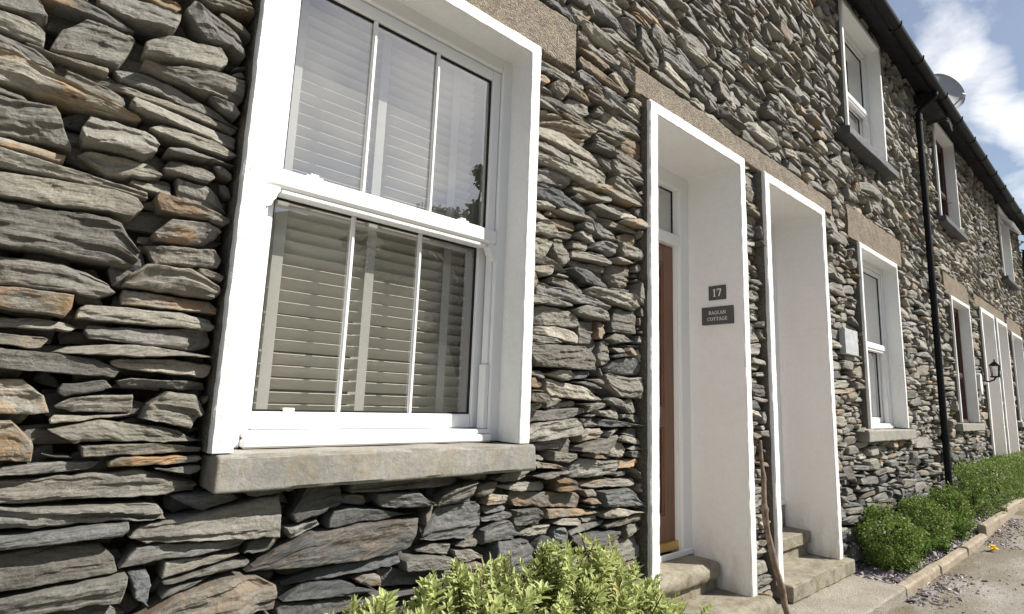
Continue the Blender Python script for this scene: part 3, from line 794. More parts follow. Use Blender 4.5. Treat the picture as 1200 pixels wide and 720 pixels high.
# ---------------------------------------------------------------- shells, roofs, gutters
for i in range(4):
    xa, xb = HX[i], HX[i + 1]; t = .004
    m = MB(); m.box(xa + t, xb - t, 5.6, 5.8, -.2, 5.2, .01); m.box(xa + t, xa + .15, .14, 5.599, -.2, 5.2, .01); m.box(xb - .15, xb - t, .14, 5.599, -.2, 5.2, .01)
    m.box(xa + .151, xb - .151, .42, 5.599, -.05, .22, .01); m.box(xa + .151, xb - .151, .52, 5.599, 2.95, 3.2, .01)
    m.build('house_shell', M['room'], HB[i])
    # roof slab with slate courses, falling to the eaves
    m = MB(); sl = math.tan(R(31.5)); rows = 22
    ye, yr = -.215, 2.95
    for r_ in range(rows):
        y0 = ye + (yr - ye) * r_ / rows; y1 = ye + (yr - ye) * (r_ + 1) / rows + .02
        for sg in (0, 1):
            ya, yb = (y0, y1) if sg == 0 else (2 * yr - y0, 2 * yr - y1)
            za = 5.052 + (y0 - ye) * sl; zb = 5.052 + (y1 - ye) * sl - .012
            V = [(xa, ya, za), (xb, ya, za), (xb, yb, zb), (xa, yb, zb), (xa, ya, za + .028), (xb, ya, za + .028), (xb, yb, zb + .020), (xa, yb, zb + .020)]
            m.add(V, [(0, 1, 2, 3), (7, 6, 5, 4), (0, 4, 5, 1), (2, 6, 7, 3), (0, 3, 7, 4), (1, 5, 6, 2)])
    m.box(xa, xb, yr - .1, yr + .1, 5.052 + (yr - ye) * sl - .01, 5.052 + (yr - ye) * sl + .08, .03)
    rf = m.build('roof', M['slate'], HB[i])
    # boarded soffit
    e = MB(); x = xa + .002
    while x < xb - .01:
        x2 = min(x + 1.45, xb - .002); zA, zB = 5.052 + (.11 - ye) * sl - .03, 5.052 + (-.195 - ye) * sl - .03
        e.add([(x, .11, zA), (x2 - .003, .11, zA), (x2 - .003, -.195, zB), (x, -.195, zB), (x, .11, zA - .016), (x2 - .003, .11, zA - .016), (x2 - .003, -.195, zB - .016), (x, -.195, zB - .016)],
              [(0, 3, 2, 1), (4, 5, 6, 7), (0, 4, 7, 3), (1, 2, 6, 5), (3, 7, 6, 2), (0, 1, 5, 4)]); x = x2
    e.box(xa + .002, xb - .002, .050, .12, 5.13, 5.185, .004)
    e.build('soffit', M['eave'], HB[i])
    g = MB(); n = 10; ro, ri = .056, .049; yc, zc = -.214, 5.030; V = []
    for xx in (xa, xb):
        for rad in (ro, ri):
            for k in range(n + 1):
                t_ = math.pi + math.pi * k / n
                V.append((xx, yc + rad * math.cos(t_), zc + rad * math.sin(t_)))
    m_ = n + 1; F = []
    for k in range(n):
        F.append((k, 2 * m_ + k, 2 * m_ + k + 1, k + 1)); F.append((m_ + k, m_ + k + 1, 3 * m_ + k + 1, 3 * m_ + k))
    F += [(0, m_, 3 * m_, 2 * m_), (n, 2 * m_ + n, 3 * m_ + n, m_ + n)]
    for o_ in (0, 2 * m_):
        for k in range(n): F.append((o_ + k, o_ + k + 1, o_ + m_ + k + 1, o_ + m_ + k))
    g.add(V, F)
    x = xa + .3
    while x < xb:
        g.tube([(x, yc - .062, zc + .018), (x, yc - .060, zc - .01), (x, yc - .045, zc - .045), (x, yc, zc - .062), (x, yc + .05, zc - .04), (x, yc + .06, zc + .02)], .006, 6)
        g.box(x - .012, x + .012, yc - .063, yc - .05, zc - .002, zc + .014, .003); x += .82
    g.build('gutter', M['black'], HB[i], False)

# downpipe with swan neck
p = MB(); xp = 7.875; yp = -.02
p.tube([(xp, -.205, 4.99), (xp, -.205, 4.93), (xp, -.19, 4.90), (xp, yp - .02, 4.80), (xp, yp, 4.77), (xp, yp, 4.70)], .027, 14)
p.tube([(xp, yp, 4.72), (xp, yp, 2.6)], .034, 14); p.tube([(xp, yp, 2.62), (xp, yp, -.05)], .034, 14)
for zc in (4.70, 2.6, .9): p.tube([(xp, yp, zc - .04), (xp, yp, zc + .04)], .041, 14); p.box(xp - .06, xp + .06, yp + .03, yp + .06, zc - .015, zc + .015, .003)
p.build('downpipe', M['black'], HB[1], False)
p = MB(); xp = 16.22; p.tube([(xp, -.205, 4.99), (xp, -.205, 4.92), (xp, -.18, 4.88), (xp, -.04, 4.74), (xp, -.02, 4.70), (xp, -.02, .2)], .034, 12)
p.build('downpipe', M['black'], HB[3], False)
# dark boxed end of the eaves, by the pipe, with a bleached batten end
b = MB(); b.box(8.06, 8.62, -.16, .055, 4.93, 5.10, .006); b.box(8.62, 8.66, -.165, .05, 4.92, 5.09, .004); b.build('soffit_box', M['eave'], HB[2])
b = MB(); b.tube([(8.70, -.15, 4.965), (8.80, -.152, 5.0), (8.90, -.150, 4.985), (9.02, -.148, 4.97)], .010, 6); b.tube([(8.72, -.15, 4.94), (8.83, -.158, 4.955), (9.0, -.152, 4.90)], .008, 6)
b.build('cable_loop', M['plaque'], HB[2])

# ---------------------------------------------------------------- satellite dish
dc = Vector((8.78, -.14, 5.37)); fdir = Vector((-.60, -.76, .20)).normalized()
ds = empty('satellite_dish', (8.80, -.05, 5.15), 'light grey round satellite dish showing above the gutter beside the downpipe', 'satellite dish')
side = fdir.cross(Vector((0, 0, 1))).normalized(); upv = side.cross(fdir)
V, F = [], []; nr, ns = 8, 36
for lay_ in (0, 1):
    for i in range(nr + 1):
        for k in range(ns):
            t_ = 2 * math.pi * k / ns; r_ = .265 * i / nr
            q = dc + side * (r_ * math.cos(t_)) + upv * (r_ * 1.08 * math.sin(t_)) + fdir * (.75 * r_ * r_ + (-.006 if lay_ else 0) - .03)
            V.append(q)
o_ = (nr + 1) * ns
for lay_ in (0, 1):
    for i in range(nr):
        for k in range(ns):
            f_ = [lay_ * o_ + i * ns + k, lay_ * o_ + i * ns + (k + 1) % ns, lay_ * o_ + (i + 1) * ns + (k + 1) % ns, lay_ * o_ + (i + 1) * ns + k]
            F.append(f_ if lay_ else f_[::-1])
for k in range(ns): F.append((nr * ns + k, nr * ns + (k + 1) % ns, o_ + nr * ns + (k + 1) % ns, o_ + nr * ns + k))
mesh_obj('reflector', [tuple(v) for v in V], F, M['dish'], ds, None, True)
b = MB(); bk = dc - fdir * .05
b.tube([tuple(dc - fdir * .03), tuple(dc - fdir * .09)], .045, 12); b.tube([tuple(dc - fdir * .08), (8.74, -.08, 5.30), (8.74, -.06, 5.10)], .020, 10)
for a_, c_ in ((.05, .05), (-.05, .05), (.05, -.05), (-.05, -.05)):
    q = dc + side * a_ + upv * c_ - fdir * .03; b.tube([tuple(q), tuple(q - fdir * .018)], .009, 8)
b.build('bracket', M['black'], ds)
b = MB(); b.tube([tuple(dc - upv * .29 - fdir * .02), tuple(dc - upv * .27 + fdir * .20)], .009, 8); b.tube([tuple(dc - upv * .28 + fdir * .18), tuple(dc - upv * .25 + fdir * .25)], .025, 12)
b.build('receiver_arm', M['dish'], ds)

# ---------------------------------------------------------------- signs
def arc(cx, cy, rx, ry, a0, a1, n=10): return [(cx + rx * math.cos(R(a)), cy + ry * math.sin(R(a))) for a in np.linspace(a0, a1, n)]
TK, TN = .17, .075
def serif(x, y, w=.34): return ([(x - w / 2, y), (x + w / 2, y)], .065)
LET = {
 'R': (.80, [([(.2, 0), (.2, 1)], TK), ([(.2, .965), (.42, .965)] + arc(.42, .74, .24, .225, 90, -90) + [(.2, .515)], .11), ([(.38, .52), (.74, .02)], .15), serif(.2, .03, .38), serif(.74, .03, .2), serif(.14, .97, .2)]),
 'A': (.86, [([(.08, 0), (.42, 1)], TN), ([(.40, 1), (.74, 0)], TK), ([(.2, .33), (.62, .33)], TN), serif(.09, .03, .3), serif(.74, .03, .36)]),
 'G': (.90, [(arc(.46, .5, .36, .465, 50, 180, 9), .10), (arc(.46, .5, .36, .465, 180, 305, 9), .14), ([(.74, .02), (.74, .42)], TK), serif(.72, .42, .36), ([(.70, .72), (.72, .95)], .07)]),
 'L': (.70, [([(.2, 0), (.2, 1)], TK), ([(.1, .035), (.62, .035)], .08), ([(.62, .03), (.65, .26)], .07), serif(.2, .97, .36)]),
 'N': (.92, [([(.16, 0), (.16, 1)], TN), ([(.14, 1), (.76, 0)], TK), ([(.76, 0), (.76, 1)], TN), serif(.16, .03, .3), serif(.76, .97, .3), serif(.1, .97, .2)]),
 'C': (.84, [(arc(.46, .5, .36, .465, 45, 130, 7), .09), (arc(.46, .5, .36, .465, 130, 230, 8), .16), (arc(.46, .5, .36, .465, 230, 315, 7), .09), ([(.72, .70), (.73, .95)], .07)]),
 'O': (.92, [(arc(.45, .5, .36, .46, 60, 120, 6), .09), (arc(.45, .5, .36, .46, 120, 240, 10), .16), (arc(.45, .5, .36, .46, 240, 300, 6), .09), (arc(.45, .5, .36, .46, -60, 60, 10), .16)]),
 'T': (.80, [([(.4, 0), (.4, 1)], TK), ([(.06, .965), (.74, .965)], .08), serif(.4, .03, .36), ([(.06, .97), (.05, .74)], .07), ([(.74, .97), (.75, .74)], .07)]),
 'E': (.74, [([(.2, 0), (.2, 1)], TK), ([(.1, .965), (.6, .965)], .08), ([(.2, .52), (.5, .52)], .08), ([(.1, .035), (.62, .035)], .08), ([(.62, .03), (.65, .25)], .07), ([(.6, .97), (.61, .76)], .07), ([(.5, .40), (.5, .64)], .06)]),
 '1': (.52, [([(.26, 0), (.26, 1)], TK), serif(.26, .03, .40), ([(.26, .97), (.08, .86)], .08)]),
 '7': (.66, [([(.06, .955), (.60, .955)], .11), ([(.58, .95), (.30, 0)], TK), ([(.07, .97), (.06, .72)], .08)]),
}
def text(mb, s, cx, cy, h, place, sp=.06):
    tot = sum(LET[c][0] + sp for c in s) - sp; x = -tot / 2
    cnt = 0
    for c in s:
        adv, strokes = LET[c]
        for pl, w in strokes:
            for (p, q) in zip(pl[:-1], pl[1:]):
                p = np.array(p); q = np.array(q); d_ = (q - p); L_ = np.linalg.norm(d_); d_ = d_ / L_; nrm = np.array([-d_[1], d_[0]]) * w / 2
                if len(pl) > 2: p = p - d_ * w * .15; q = q + d_ * w * .15
                quad = [p + nrm, p - nrm, q - nrm, q + nrm]; cnt += 1
                pr = .0006 + .00002 * (cnt % 23)
                P = [place(cx + (x + a[0]) * h, cy + (a[1] - .5) * h, e) for e in (0, pr) for a in quad]
                mb.add(P, [(0, 3, 2, 1), (4, 5, 6, 7), (0, 1, 5, 4), (1, 2, 6, 5), (2, 3, 7, 6), (3, 0, 4, 7)])
        x += adv + sp
xs_ = D['d1'][1] - .076 - .0015
def sign(label, y0, y1, z0, z1, lines):
    r = empty('house_sign', (xs_, (y0 + y1) / 2, z0), label, 'sign')
    MB().box(xs_ - .008, xs_, y0, y1, z0, z1, .0015).build('plate', M['sign'], r)
    for (s, v, h) in lines:
        m = MB(); text(m, s, 0, v, h, lambda a, b, e: (xs_ - .0081 - e, (y0 + y1) / 2 - a, (z0 + z1) / 2 + b))
        m.build('lettering', M['letter'], r)
sign('small dark slate plate with white number 17 on the white doorway side', .110, .225, 1.811, 1.902, [('17', 0, .048)])
sign('wider dark slate plate lettered RAGLAN COTTAGE below the number plate', .063, .275, 1.655, 1.768, [('RAGLAN', .0185, .0215), ('COTTAGE', -.0205, .0215)])
# grey stone plaque left of the second window
m = MB().rough(5.02, 5.32, .010, .06, 1.605, 1.815, .03, .006, .004, 16, 4, .008); o = m.build('wall_plaque', M['plaque'], None, False, (5.15, .05, 1.6))
tag(o, 'plain pale grey stone plaque on the rubble wall beside the smaller white window', 'plaque')
ov = [(10.34 + .085 * math.cos(t), 1.60 + .15 * math.sin(t)) for t in np.linspace(0, 2 * math.pi, 28, endpoint=False)]
o = MB().prism(ov, .0, .05).build('oval_plaque', M['letter'], None, False, (10.34, .05, 1.5)); tag(o, 'white oval plaque on the wall below the black lantern', 'plaque')
# lantern
lt = empty('wall_lantern', (10.62, .06, 1.72), 'black carriage lantern on the wall beside the far white doorways', 'lantern')
m = MB(); lx, ly, lz = 10.62, -.12, 1.72; s_ = .048
for sx in (-1, 1):
    for sy in (-1, 1): m.tube([(lx + sx * s_ * .75, ly + sy * s_ * .75, lz), (lx + sx * s_, ly + sy * s_, lz + .15)], .006, 6)
m.box(lx - .055, lx + .055, ly - .055, ly + .055, lz - .014, lz + .004, .003); m.box(lx - .060, lx + .060, ly - .060, ly + .060, lz + .148, lz + .162, .003)
V = [(lx + a_ * .055, ly + b_ * .055, lz + .162) for a_, b_ in ((-1, -1), (1, -1), (1, 1), (-1, 1))] + [(lx, ly, lz + .225)]
m.add(V, [(3, 2, 1, 0), (0, 1, 4), (1, 2, 4), (2, 3, 4), (3, 0, 4)]); m.tube([(lx, ly, lz + .215), (lx, ly, lz + .245)], .010, 8)
m.build('lamp_frame', M['black'], lt)
m = MB(); m.box(lx - .05, lx + .05, .02, .06, lz - .10, lz + .10, .006); m.tube([(lx, .03, lz - .06), (lx, -.04, lz - .075), (lx, -.10, lz - .05), (lx, ly, lz - .012)], .011, 8)
m.build('bracket', M['black'], lt)
V, F = [], []
for zz_, q in ((lz + .006, s_ * .74), (lz + .147, s_ * .98)): V += [(lx - q, ly - q, zz_), (lx + q, ly - q, zz_), (lx + q, ly + q, zz_), (lx - q, ly + q, zz_)]
mesh_obj('lamp_glass', V, [(0, 1, 5, 4), (1, 2, 6, 5), (2, 3, 7, 6), (3, 0, 4, 7)], M['lamp_glass'], lt)
MB().tube([(lx, ly, lz + .005), (lx, ly, lz + .08), (lx, ly, lz + .10)], [.013, .013, .022], 10).build('bulb', M['letter'], lt)

# ---------------------------------------------------------------- steps
s1 = empty('door_steps', (2.85, 0, -.08), 'two worn rounded stone steps in the number 17 doorway', 'steps', 'stone doorsteps')
MB().rough(2.402, 3.275, .165, .40, .165, .258, .02, .026, .005, 8, 1, .016).build('tread', M['slab'], s1, True)
MB().rough(2.408, 3.27, .205, .39, .09, .20, .03, .006, .003, 8, 6, .0).build('riser', M['slab'], s1)
MB().rough(2.20, 3.44, -.085, .39, -.10, .099, .025, .035, .008, 6, 2, .02).build('landing', M['slab'], s1, True)
s2 = empty('door_steps', (4.2, 0, -.08), 'squared stone steps in the plain white doorway beside the leaning stick', 'steps', 'stone doorsteps')
MB().rough(3.715, 4.600, .180, .42, .185, .268, .025, .007, .003, 9, 3, .006).build('tread', M['slab'], s2)
MB().rough(3.72, 4.595, .206, .42, .09, .186, .03, .006, .003, 9, 8, .0).build('riser', M['slab'], s2)
MB().rough(3.715, 4.600, .365, .46, .268, .43, .03, .008, .003, 9, 3, .006).build('tread', M['slab'], s2)
MB().rough(3.69, 4.748, -.056, .40, .005, .099, .025, .007, .005, 9, 5, .012).build('landing', M['slab'], s2)
MB().rough(3.70, 4.735, -.050, .39, -.09, .006, .03, .01, .006, 9, 6, .0).build('base', M['slab'], s2)
for k, i in (('d3', 2), ('d4', 3)):
    a, b, c, d = D[k]; r = empty('door_steps', ((a + b) / 2, 0, .1), ['stone steps in the far doorway beside the black lantern', 'stone steps in the last far doorway, right of the lantern'][i - 2], 'steps', 'stone doorsteps')
    MB().rough(a - .05, b + .05, -.1, .40, gz(a) - .1, .30, .05, .01, .004, 9, i).build('landing', M['slab'], r); MB().rough(a + .08, b - .08, .2, .42, .30, .43, .05, .01, .004, 9, i).build('tread', M['slab'], r)

# ---------------------------------------------------------------- stick
pts = np.array([(3.478, .022, .955), (3.474, .018, .90), (3.470, .010, .83), (3.462, .000, .76), (3.448, -.010, .69), (3.418, -.022, .60), (3.405, -.030, .545), (3.412, -.038, .47), (3.425, -.05, .38), (3.437, -.065, .29), (3.448, -.082, .20), (3.456, -.098, .11), (3.462, -.112, .03), (3.465, -.12, -.03)])
tt_ = np.linspace(0, 1, 60); ti = np.linspace(0, 1, len(pts)); P = np.stack([np.interp(tt_, ti, pts[:, k]) for k in range(3)], 1)
for _ in range(3): P[1:-1] = (P[:-2] + 2 * P[1:-1] + P[2:]) / 4
P[:, 0] += .008 * vn(tt_ * 11, tt_ * 0, 4); P[:, 1] += .005 * vn(tt_ * 9, tt_ * 0, 7); rad = .0125 + .0065 * tt_ + .0035 * vn(tt_ * 16, tt_ * 0, 8) + .008 * np.exp(-((tt_ - .43) / .02) ** 2)
o = MB().tube(P, rad, 10).build('wooden_stick', M['bark'], None, True, (3.465, -.12, -.03)); tag(o, 'crooked brown wooden stick leaning between the two white doorways', 'stick')

# ---------------------------------------------------------------- ground
def sheet(name, xs, ys, zf, mat_, kind='structure'):
    X, Y = np.meshgrid(xs, ys, indexing='ij'); Z = zf(X, Y)
    I = np.arange(X.size).reshape(X.shape); F = np.stack([I[:-1, :-1], I[1:, :-1], I[1:, 1:], I[:-1, 1:]], -1).reshape(-1, 4)
    o = mesh_obj(name, np.stack([X.ravel(), Y.ravel(), Z.ravel()], 1), F, mat_, None, None, True); tag(o, None, None, None, kind); return o
def m_road():
    m, nt, b = mat('old_tarmac'); p = pos(nt)
    f = noise(nt, p, 1.6, 6, .65); g = noise(nt, p, 120, 5, .8); vo = nd(nt, 'ShaderNodeTexVoronoi'); vo.inputs['Scale'].default_value = 110; nt.links.new(p, vo.inputs['Vector'])
    cc = ramp(nt, f, [(.3, (.23, .215, .19)), (.55, (.33, .312, .285)), (.75, (.39, .375, .35))])
    cc = mixc(nt, 1., cc, ramp(nt, g, [(.25, G3(.55)), (.5, G3(1.)), (.75, G3(1.35))]), 'MULTIPLY')
    hs = nd(nt, 'ShaderNodeSeparateColor'); nt.links.new(vo.outputs['Color'], hs.inputs[0])
    cc = mixc(nt, .35, cc, ramp(nt, hs.outputs[0], [(0, (.09, .08, .07)), (.5, (.23, .21, .18)), (1, (.42, .40, .36))]))
    sx = nd(nt, 'ShaderNodeSeparateXYZ'); nt.links.new(p, sx.inputs[0])
    mr = nd(nt, 'ShaderNodeMapRange'); mr.inputs['From Min'].default_value = -1.05; mr.inputs['From Max'].default_value = -.42; nt.links.new(sx.outputs[1], mr.inputs['Value'])
    k = mth(nt, 'MULTIPLY', mth(nt, 'MULTIPLY', mth(nt, 'SUBTRACT', noise(nt, scalev(nt, p, (1.6, 4, 1)), 1., 6, .65), .34), 4.5, True), mr.outputs[0])
    cc = mixc(nt, mth(nt, 'MULTIPLY', k, .75), cc, (.115, .085, .04))
    nt.links.new(cc, b.inputs['Base Color']); b.inputs['Roughness'].default_value = .9; b.inputs['Specular IOR Level'].default_value = .2
    bump(nt, b, mth(nt, 'ADD', mth(nt, 'MULTIPLY', vo.outputs['Distance'], -1.), g), .7, .006); return m
M['road'] = m_road(); M['grass'] = m_plain('rough_grass', (.085, .09, .05), .9, .1, .5, 2.5, .8, .03)
gfun = lambda X, Y: gz(np.clip(X, -50, 30))
far = np.concatenate([[-150, -60, -20], np.arange(-8, 30, 2.), [40, 70, 150]])
sheet('ground', far, np.concatenate([[-150, -60, -20], np.arange(-8, 12, 2.), [20, 60, 150]]), lambda X, Y: gfun(X, Y) - .095, M['grass'])
xs = np.concatenate([[-60, -20, -8], np.arange(-3, 14, .1), np.arange(14, 40, 1.), [60.]])
ys = np.concatenate([[-7.5, -5, -3.5, -2.5], np.arange(-1.8, -.30, .06)])
sheet('road', xs, ys, lambda X, Y: gfun(X, Y) - .072 + .008 * fbm(X * .9, Y * 1.7, 4, 3) + .003 * vn(X * 7, Y * 7, 2) - .0 * Y, M['road'])
# concrete strip in front of the doors
pd = MB(); pd.rough(2.3, 4.71, -.372, .05, -.11, -.002, .04, .012, .005, 6, 12, .01); o = pd.build('path', M['pad'], None, False); tag(o, None, None, None, 'structure')
# planting beds
sheet('soil_bed', np.arange(-1.6, 2.26, .05), np.arange(-.42, .15, .05), lambda X, Y: -.01 + .02 * fbm(X * 6, Y * 6, 2, 3), M['soil'])
sheet('soil_bed', np.arange(4.70, 16.0, .06), np.arange(-.33, .13, .04), lambda X, Y: gfun(X, Y) - .055 + .012 * fbm(X * 5, Y * 5, 6, 3), M['soil'])
# kerb stones
x = 4.715; i = 0
kl = ['pale worn kerb stone beside the concrete path', 'second kerb stone from the concrete path', 'kerb stone in front of the small box bushes', 'raised kerb stone where the clipped hedge begins', 'raised kerb stone beside the clipped hedge', 'farthest raised kerb stone along the hedge']
for (xa, xb, zt, yo) in ((4.716, 5.62, -.004, 0), (5.626, 6.55, -.008, -.006), (6.556, 7.42, .004, -.012), (7.43, 8.72, .085, -.004), (8.728, 10.15, .128, .004), (10.156, 11.9, .18, .004)):
    m = MB(); m.rough(xa, xb, -.375 + yo, -.300 + yo, -.10 + float(gz(xa)), zt, .04, .018, .006, 7, 20 + i, .014)
    o = m.build('kerb_stone', M['kerb'], None, False, ((xa + xb) / 2, -.34, -.08)); tag(o, kl[i], 'kerb', 'kerb stones edging the chipping bed'); i += 1

# ---------------------------------------------------------------- slate chippings
def chips(name, C, size, mat_, seed):
    g = np.random.default_rng(seed); n = len(C)
    base = np.array([(1, 0, 0), (.45, .9, 0), (-.6, .8, 0), (-1, -.1, 0), (-.4, -.9, 0), (.6, -.75, 0)], float)
    V = np.zeros((n, 12, 3)); 
    j = 1 + .35 * g.standard_normal((n, 6, 1)); p = base[None] * j
    p[:, :, 1] *= g.uniform(.4, .8, (n, 1))
    V[:, :6] = p; V[:, 6:] = p * .82; V[:, :6, 2] = -.16; V[:, 6:, 2] = .16 + .1 * g.standard_normal((n, 6))
    V *= (size * np.exp(.4 * g.standard_normal(n)))[:, None, None]
    a, t1, t2 = g.uniform(0, 6.28, n), g.normal(0, .4, n), g.normal(0, .4, n)
    def rot(V, i, j, a):
        c, s = np.cos(a)[:, None], np.sin(a)[:, None]; x, y = V[:, :, i].copy(), V[:, :, j].copy()
        V[:, :, i] = c * x - s * y; V[:, :, j] = s * x + c * y
    rot(V, 0, 2, t1); rot(V, 1, 2, t2); rot(V, 0, 1, a)
    V += C[:, None, :]
    o6 = np.arange(n)[:, None, None] * 12
    q = np.array([(k, (k + 1) % 6, 6 + (k + 1) % 6, 6 + k) for k in range(6)] + [(6, 7, 8, 9), (6, 9, 10, 11), (5, 4, 3, 2), (5, 2, 1, 0)])
    F = (q[None] + o6).reshape(-1, 4)
    o = mesh_obj(name, V.reshape(-1, 3), F, mat_, None, None, False)
    at = o.data.attributes.new('lf', 'FLOAT_COLOR', 'POINT'); cc = np.ones((n, 12, 4)); cc[:, :, 0] = g.random((n, 1)); cc[:, :, 1] = g.random((n, 1)); cc[:, :, 2] = 0
    at.data.foreach_set('color', cc.astype(np.float32).ravel()); return tag(o, None, None, None, 'stuff')
def m_chip():
    m, nt, b = mat('plum_slate_chip'); at = nd(nt, 'ShaderNodeAttribute', attribute_name='lf'); sep = nd(nt, 'ShaderNodeSeparateColor'); nt.links.new(at.outputs['Color'], sep.inputs[0])
    cc = mixc(nt, sep.outputs[1], (.15, .125, .145), (.25, .215, .235)); cc = mixc(nt, mth(nt, 'MULTIPLY', sep.outputs[0], .35), cc, (.30, .26, .21))
    nt.links.new(cc, b.inputs['Base Color']); b.inputs['Roughness'].default_value = .55; return m
M['chip'] = m_chip()
g = np.random.default_rng(8)
n = 6500; C = np.stack([4.74 + 8.5 * g.random(n) ** 1.35, g.uniform(-.30, .10, n), np.zeros(n)], 1); C[:, 2] = gz(C[:, 0]) - .048 + .022 * g.random(n)
o = chips('slate_chippings', C, .019, M['chip'], 2); o['label'] = 'purple grey slate chippings covering the bed along the wall'
n = 900; C = np.stack([4.6 + 4.2 * g.random(n), -.385 - np.abs(g.normal(0, .13, n)), np.zeros(n)], 1)
clump = vn(C[:, 0] * 1.6, C[:, 1] * 2, 3) > -.25
C = C[clump]; C[:, 2] = gz(C[:, 0]) - .068; o = chips('scattered_chippings', C, .012, M['chip'], 3); o['label'] = 'loose slate chippings spilled over the kerb onto the road'
n = 1400; C = np.stack([g.uniform(3., 9, n), g.uniform(-1.6, -.39, n), np.zeros(n)], 1); C[:, 2] = gz(C[:, 0]) - .070
o = chips('road_grit', C, .0045, M['kerb'], 5); o['label'] = 'fine grit lying on the old road surface'

# ---------------------------------------------------------------- leaves
def leaves(B, Dr, N, L, Wd, fold=.25, curl=.15):
    """leaf blades from base points, directions, normals -> verts, tris, attr"""
    n = len(B); S = np.cross(Dr, N); S /= np.linalg.norm(S, axis=1)[:, None] + 1e-9; N2 = np.cross(S, Dr)
    L = L[:, None]; Wd = Wd[:, None]
    m1 = B + Dr * L * .33; m2 = B + Dr * L * .68 - N2 * L * curl * .4
    V = np.stack([B, m1 + S * Wd * .5 + N2 * Wd * fold, m1, m1 - S * Wd * .5 + N2 * Wd * fold,
                  m2 + S * Wd * .42 + N2 * Wd * fold, m2, m2 - S * Wd * .42 + N2 * Wd * fold, B + Dr * L - N2 * L * curl], 1)
    q = np.array([(0, 2, 1), (0, 3, 2), (1, 2, 5), (1, 5, 4), (2, 3, 6), (2, 6, 5), (4, 5, 7), (5, 6, 7)])
    F = (q[None] + np.arange(n)[:, None, None] * 8).reshape(-1, 3)
    return V.reshape(-1, 3), F
EDGE = np.array([.3, 1, 0, 1, 1, 0, 1, .8])
def leaf_obj(name, V, F, tone, mat_, parent=None, origin=None, brown=None):
    o = mesh_obj(name, V, F, mat_, parent, None, False, origin)
    n = len(tone); cc = np.zeros((n, 8, 4)); cc[:, :, 0] = np.clip(tone, 0, 1)[:, None]; cc[:, :, 1] = EDGE[None]; cc[:, :, 3] = 1
    if brown is not None: cc[:, :, 2] = brown[:, None]
    a = o.data.attributes.new('lf', 'FLOAT_COLOR', 'POINT'); a.data.foreach_set('color', cc.astype(np.float32).ravel()); return o
def unit(v): return v / (np.linalg.norm(v, axis=-1, keepdims=True) + 1e-9)

# pale hebe in front of the wall
g = np.random.default_rng(17)
def hebe_top(x):
    return np.interp(x, [.0, .2, .5, .75, 1.0, 1.2, 1.45, 1.7, 1.9, 2.1, 2.3, 2.42], [.48, .52, .56, .62, .64, .655, .665, .655, .54, .41, .32, .2])
hb = empty('hebe_shrub', (1.3, -.2, 0), 'pale green hebe shrub with narrow leaves under the big window', 'shrub')
stems = []; B, Dd, Nn, Ll, Ww, To, Br = [], [], [], [], [], [], []
ns = 520
for k in range(ns):
    x = g.uniform(.05, 2.36); yc = -.20; yw = .20
    y = yc + yw * g.uniform(-1, 1)
    ht = float(hebe_top(x)) * (1 - .30 * ((y - yc) / yw) ** 2) + g.normal(0, .028) - .02
    layer = g.random()
    ht *= 1 - .28 * max(0, layer - .6) / .4
    tip = np.array([x, y, max(ht, .12)])
    out = np.array([(x - 1.25) * .16 + g.normal(0, .28), (y - yc) * 2.2 + g.normal(0, .25) - .12, 1.])
    if x > 1.95: out[0] += .55
    ax = unit(out); ln = g.uniform(.11, .19)
    base = tip - ax * ln; bend = g.normal(0, .02, 3)
    root = np.array([base[0] * .8 + 1.25 * .2, yc + (y - yc) * .4, base[2] * .45])
    stems.append((root, base, tip))
    s1_ = unit(np.cross(ax, [0.3, .2, 1.])); s2_ = np.cross(ax, s1_); tw = g.uniform(0, 1.5)
    npair = int(ln / .0125); t0 = g.random() * .55 - .15 + (.5 if x < 1.75 else .35)
    for j in range(npair + 3):
        f = j / (npair + 2); p = base + (tip - base) * f + bend * math.sin(f * 3.1)
        an_ = tw + (j % 2) * math.pi / 2 + g.normal(0, .12)
        opn = R(68) - R(46) * f ** 3 + g.normal(0, .09)
        ll = .043 * (1 - .55 * max(0, f - .75) / .25) * g.uniform(.85, 1.15)
        for sg in (0, math.pi):
            rad_ = math.cos(an_ + sg) * s1_ + math.sin(an_ + sg) * s2_
            dr = ax * math.cos(opn) + rad_ * math.sin(opn)
            B.append(p); Dd.append(dr); Nn.append(ax * math.sin(opn) - rad_ * math.cos(opn)); Ll.append(ll); Ww.append(ll * .39)
            To.append(t0 + .3 * (f - .4) + g.normal(0, .12)); Br.append(.8 if g.random() < .006 else 0)
B, Dd, Nn, Ll, Ww = map(np.array, (B, Dd, Nn, Ll, Ww))
V, F = leaves(B, unit(Dd), unit(Nn), Ll, Ww, .18, .10)
leaf_obj('foliage', V, F, np.array(To), M['hebe'], hb, None, np.array(Br))
m = MB()
for (a, b, c) in stems[::2]: m.tube([a, (a + b) / 2 + np.array([0, 0, .01]), b, c], [.005, .004, .003, .002], 5, False)
m.build('stem', M['twig'], hb)

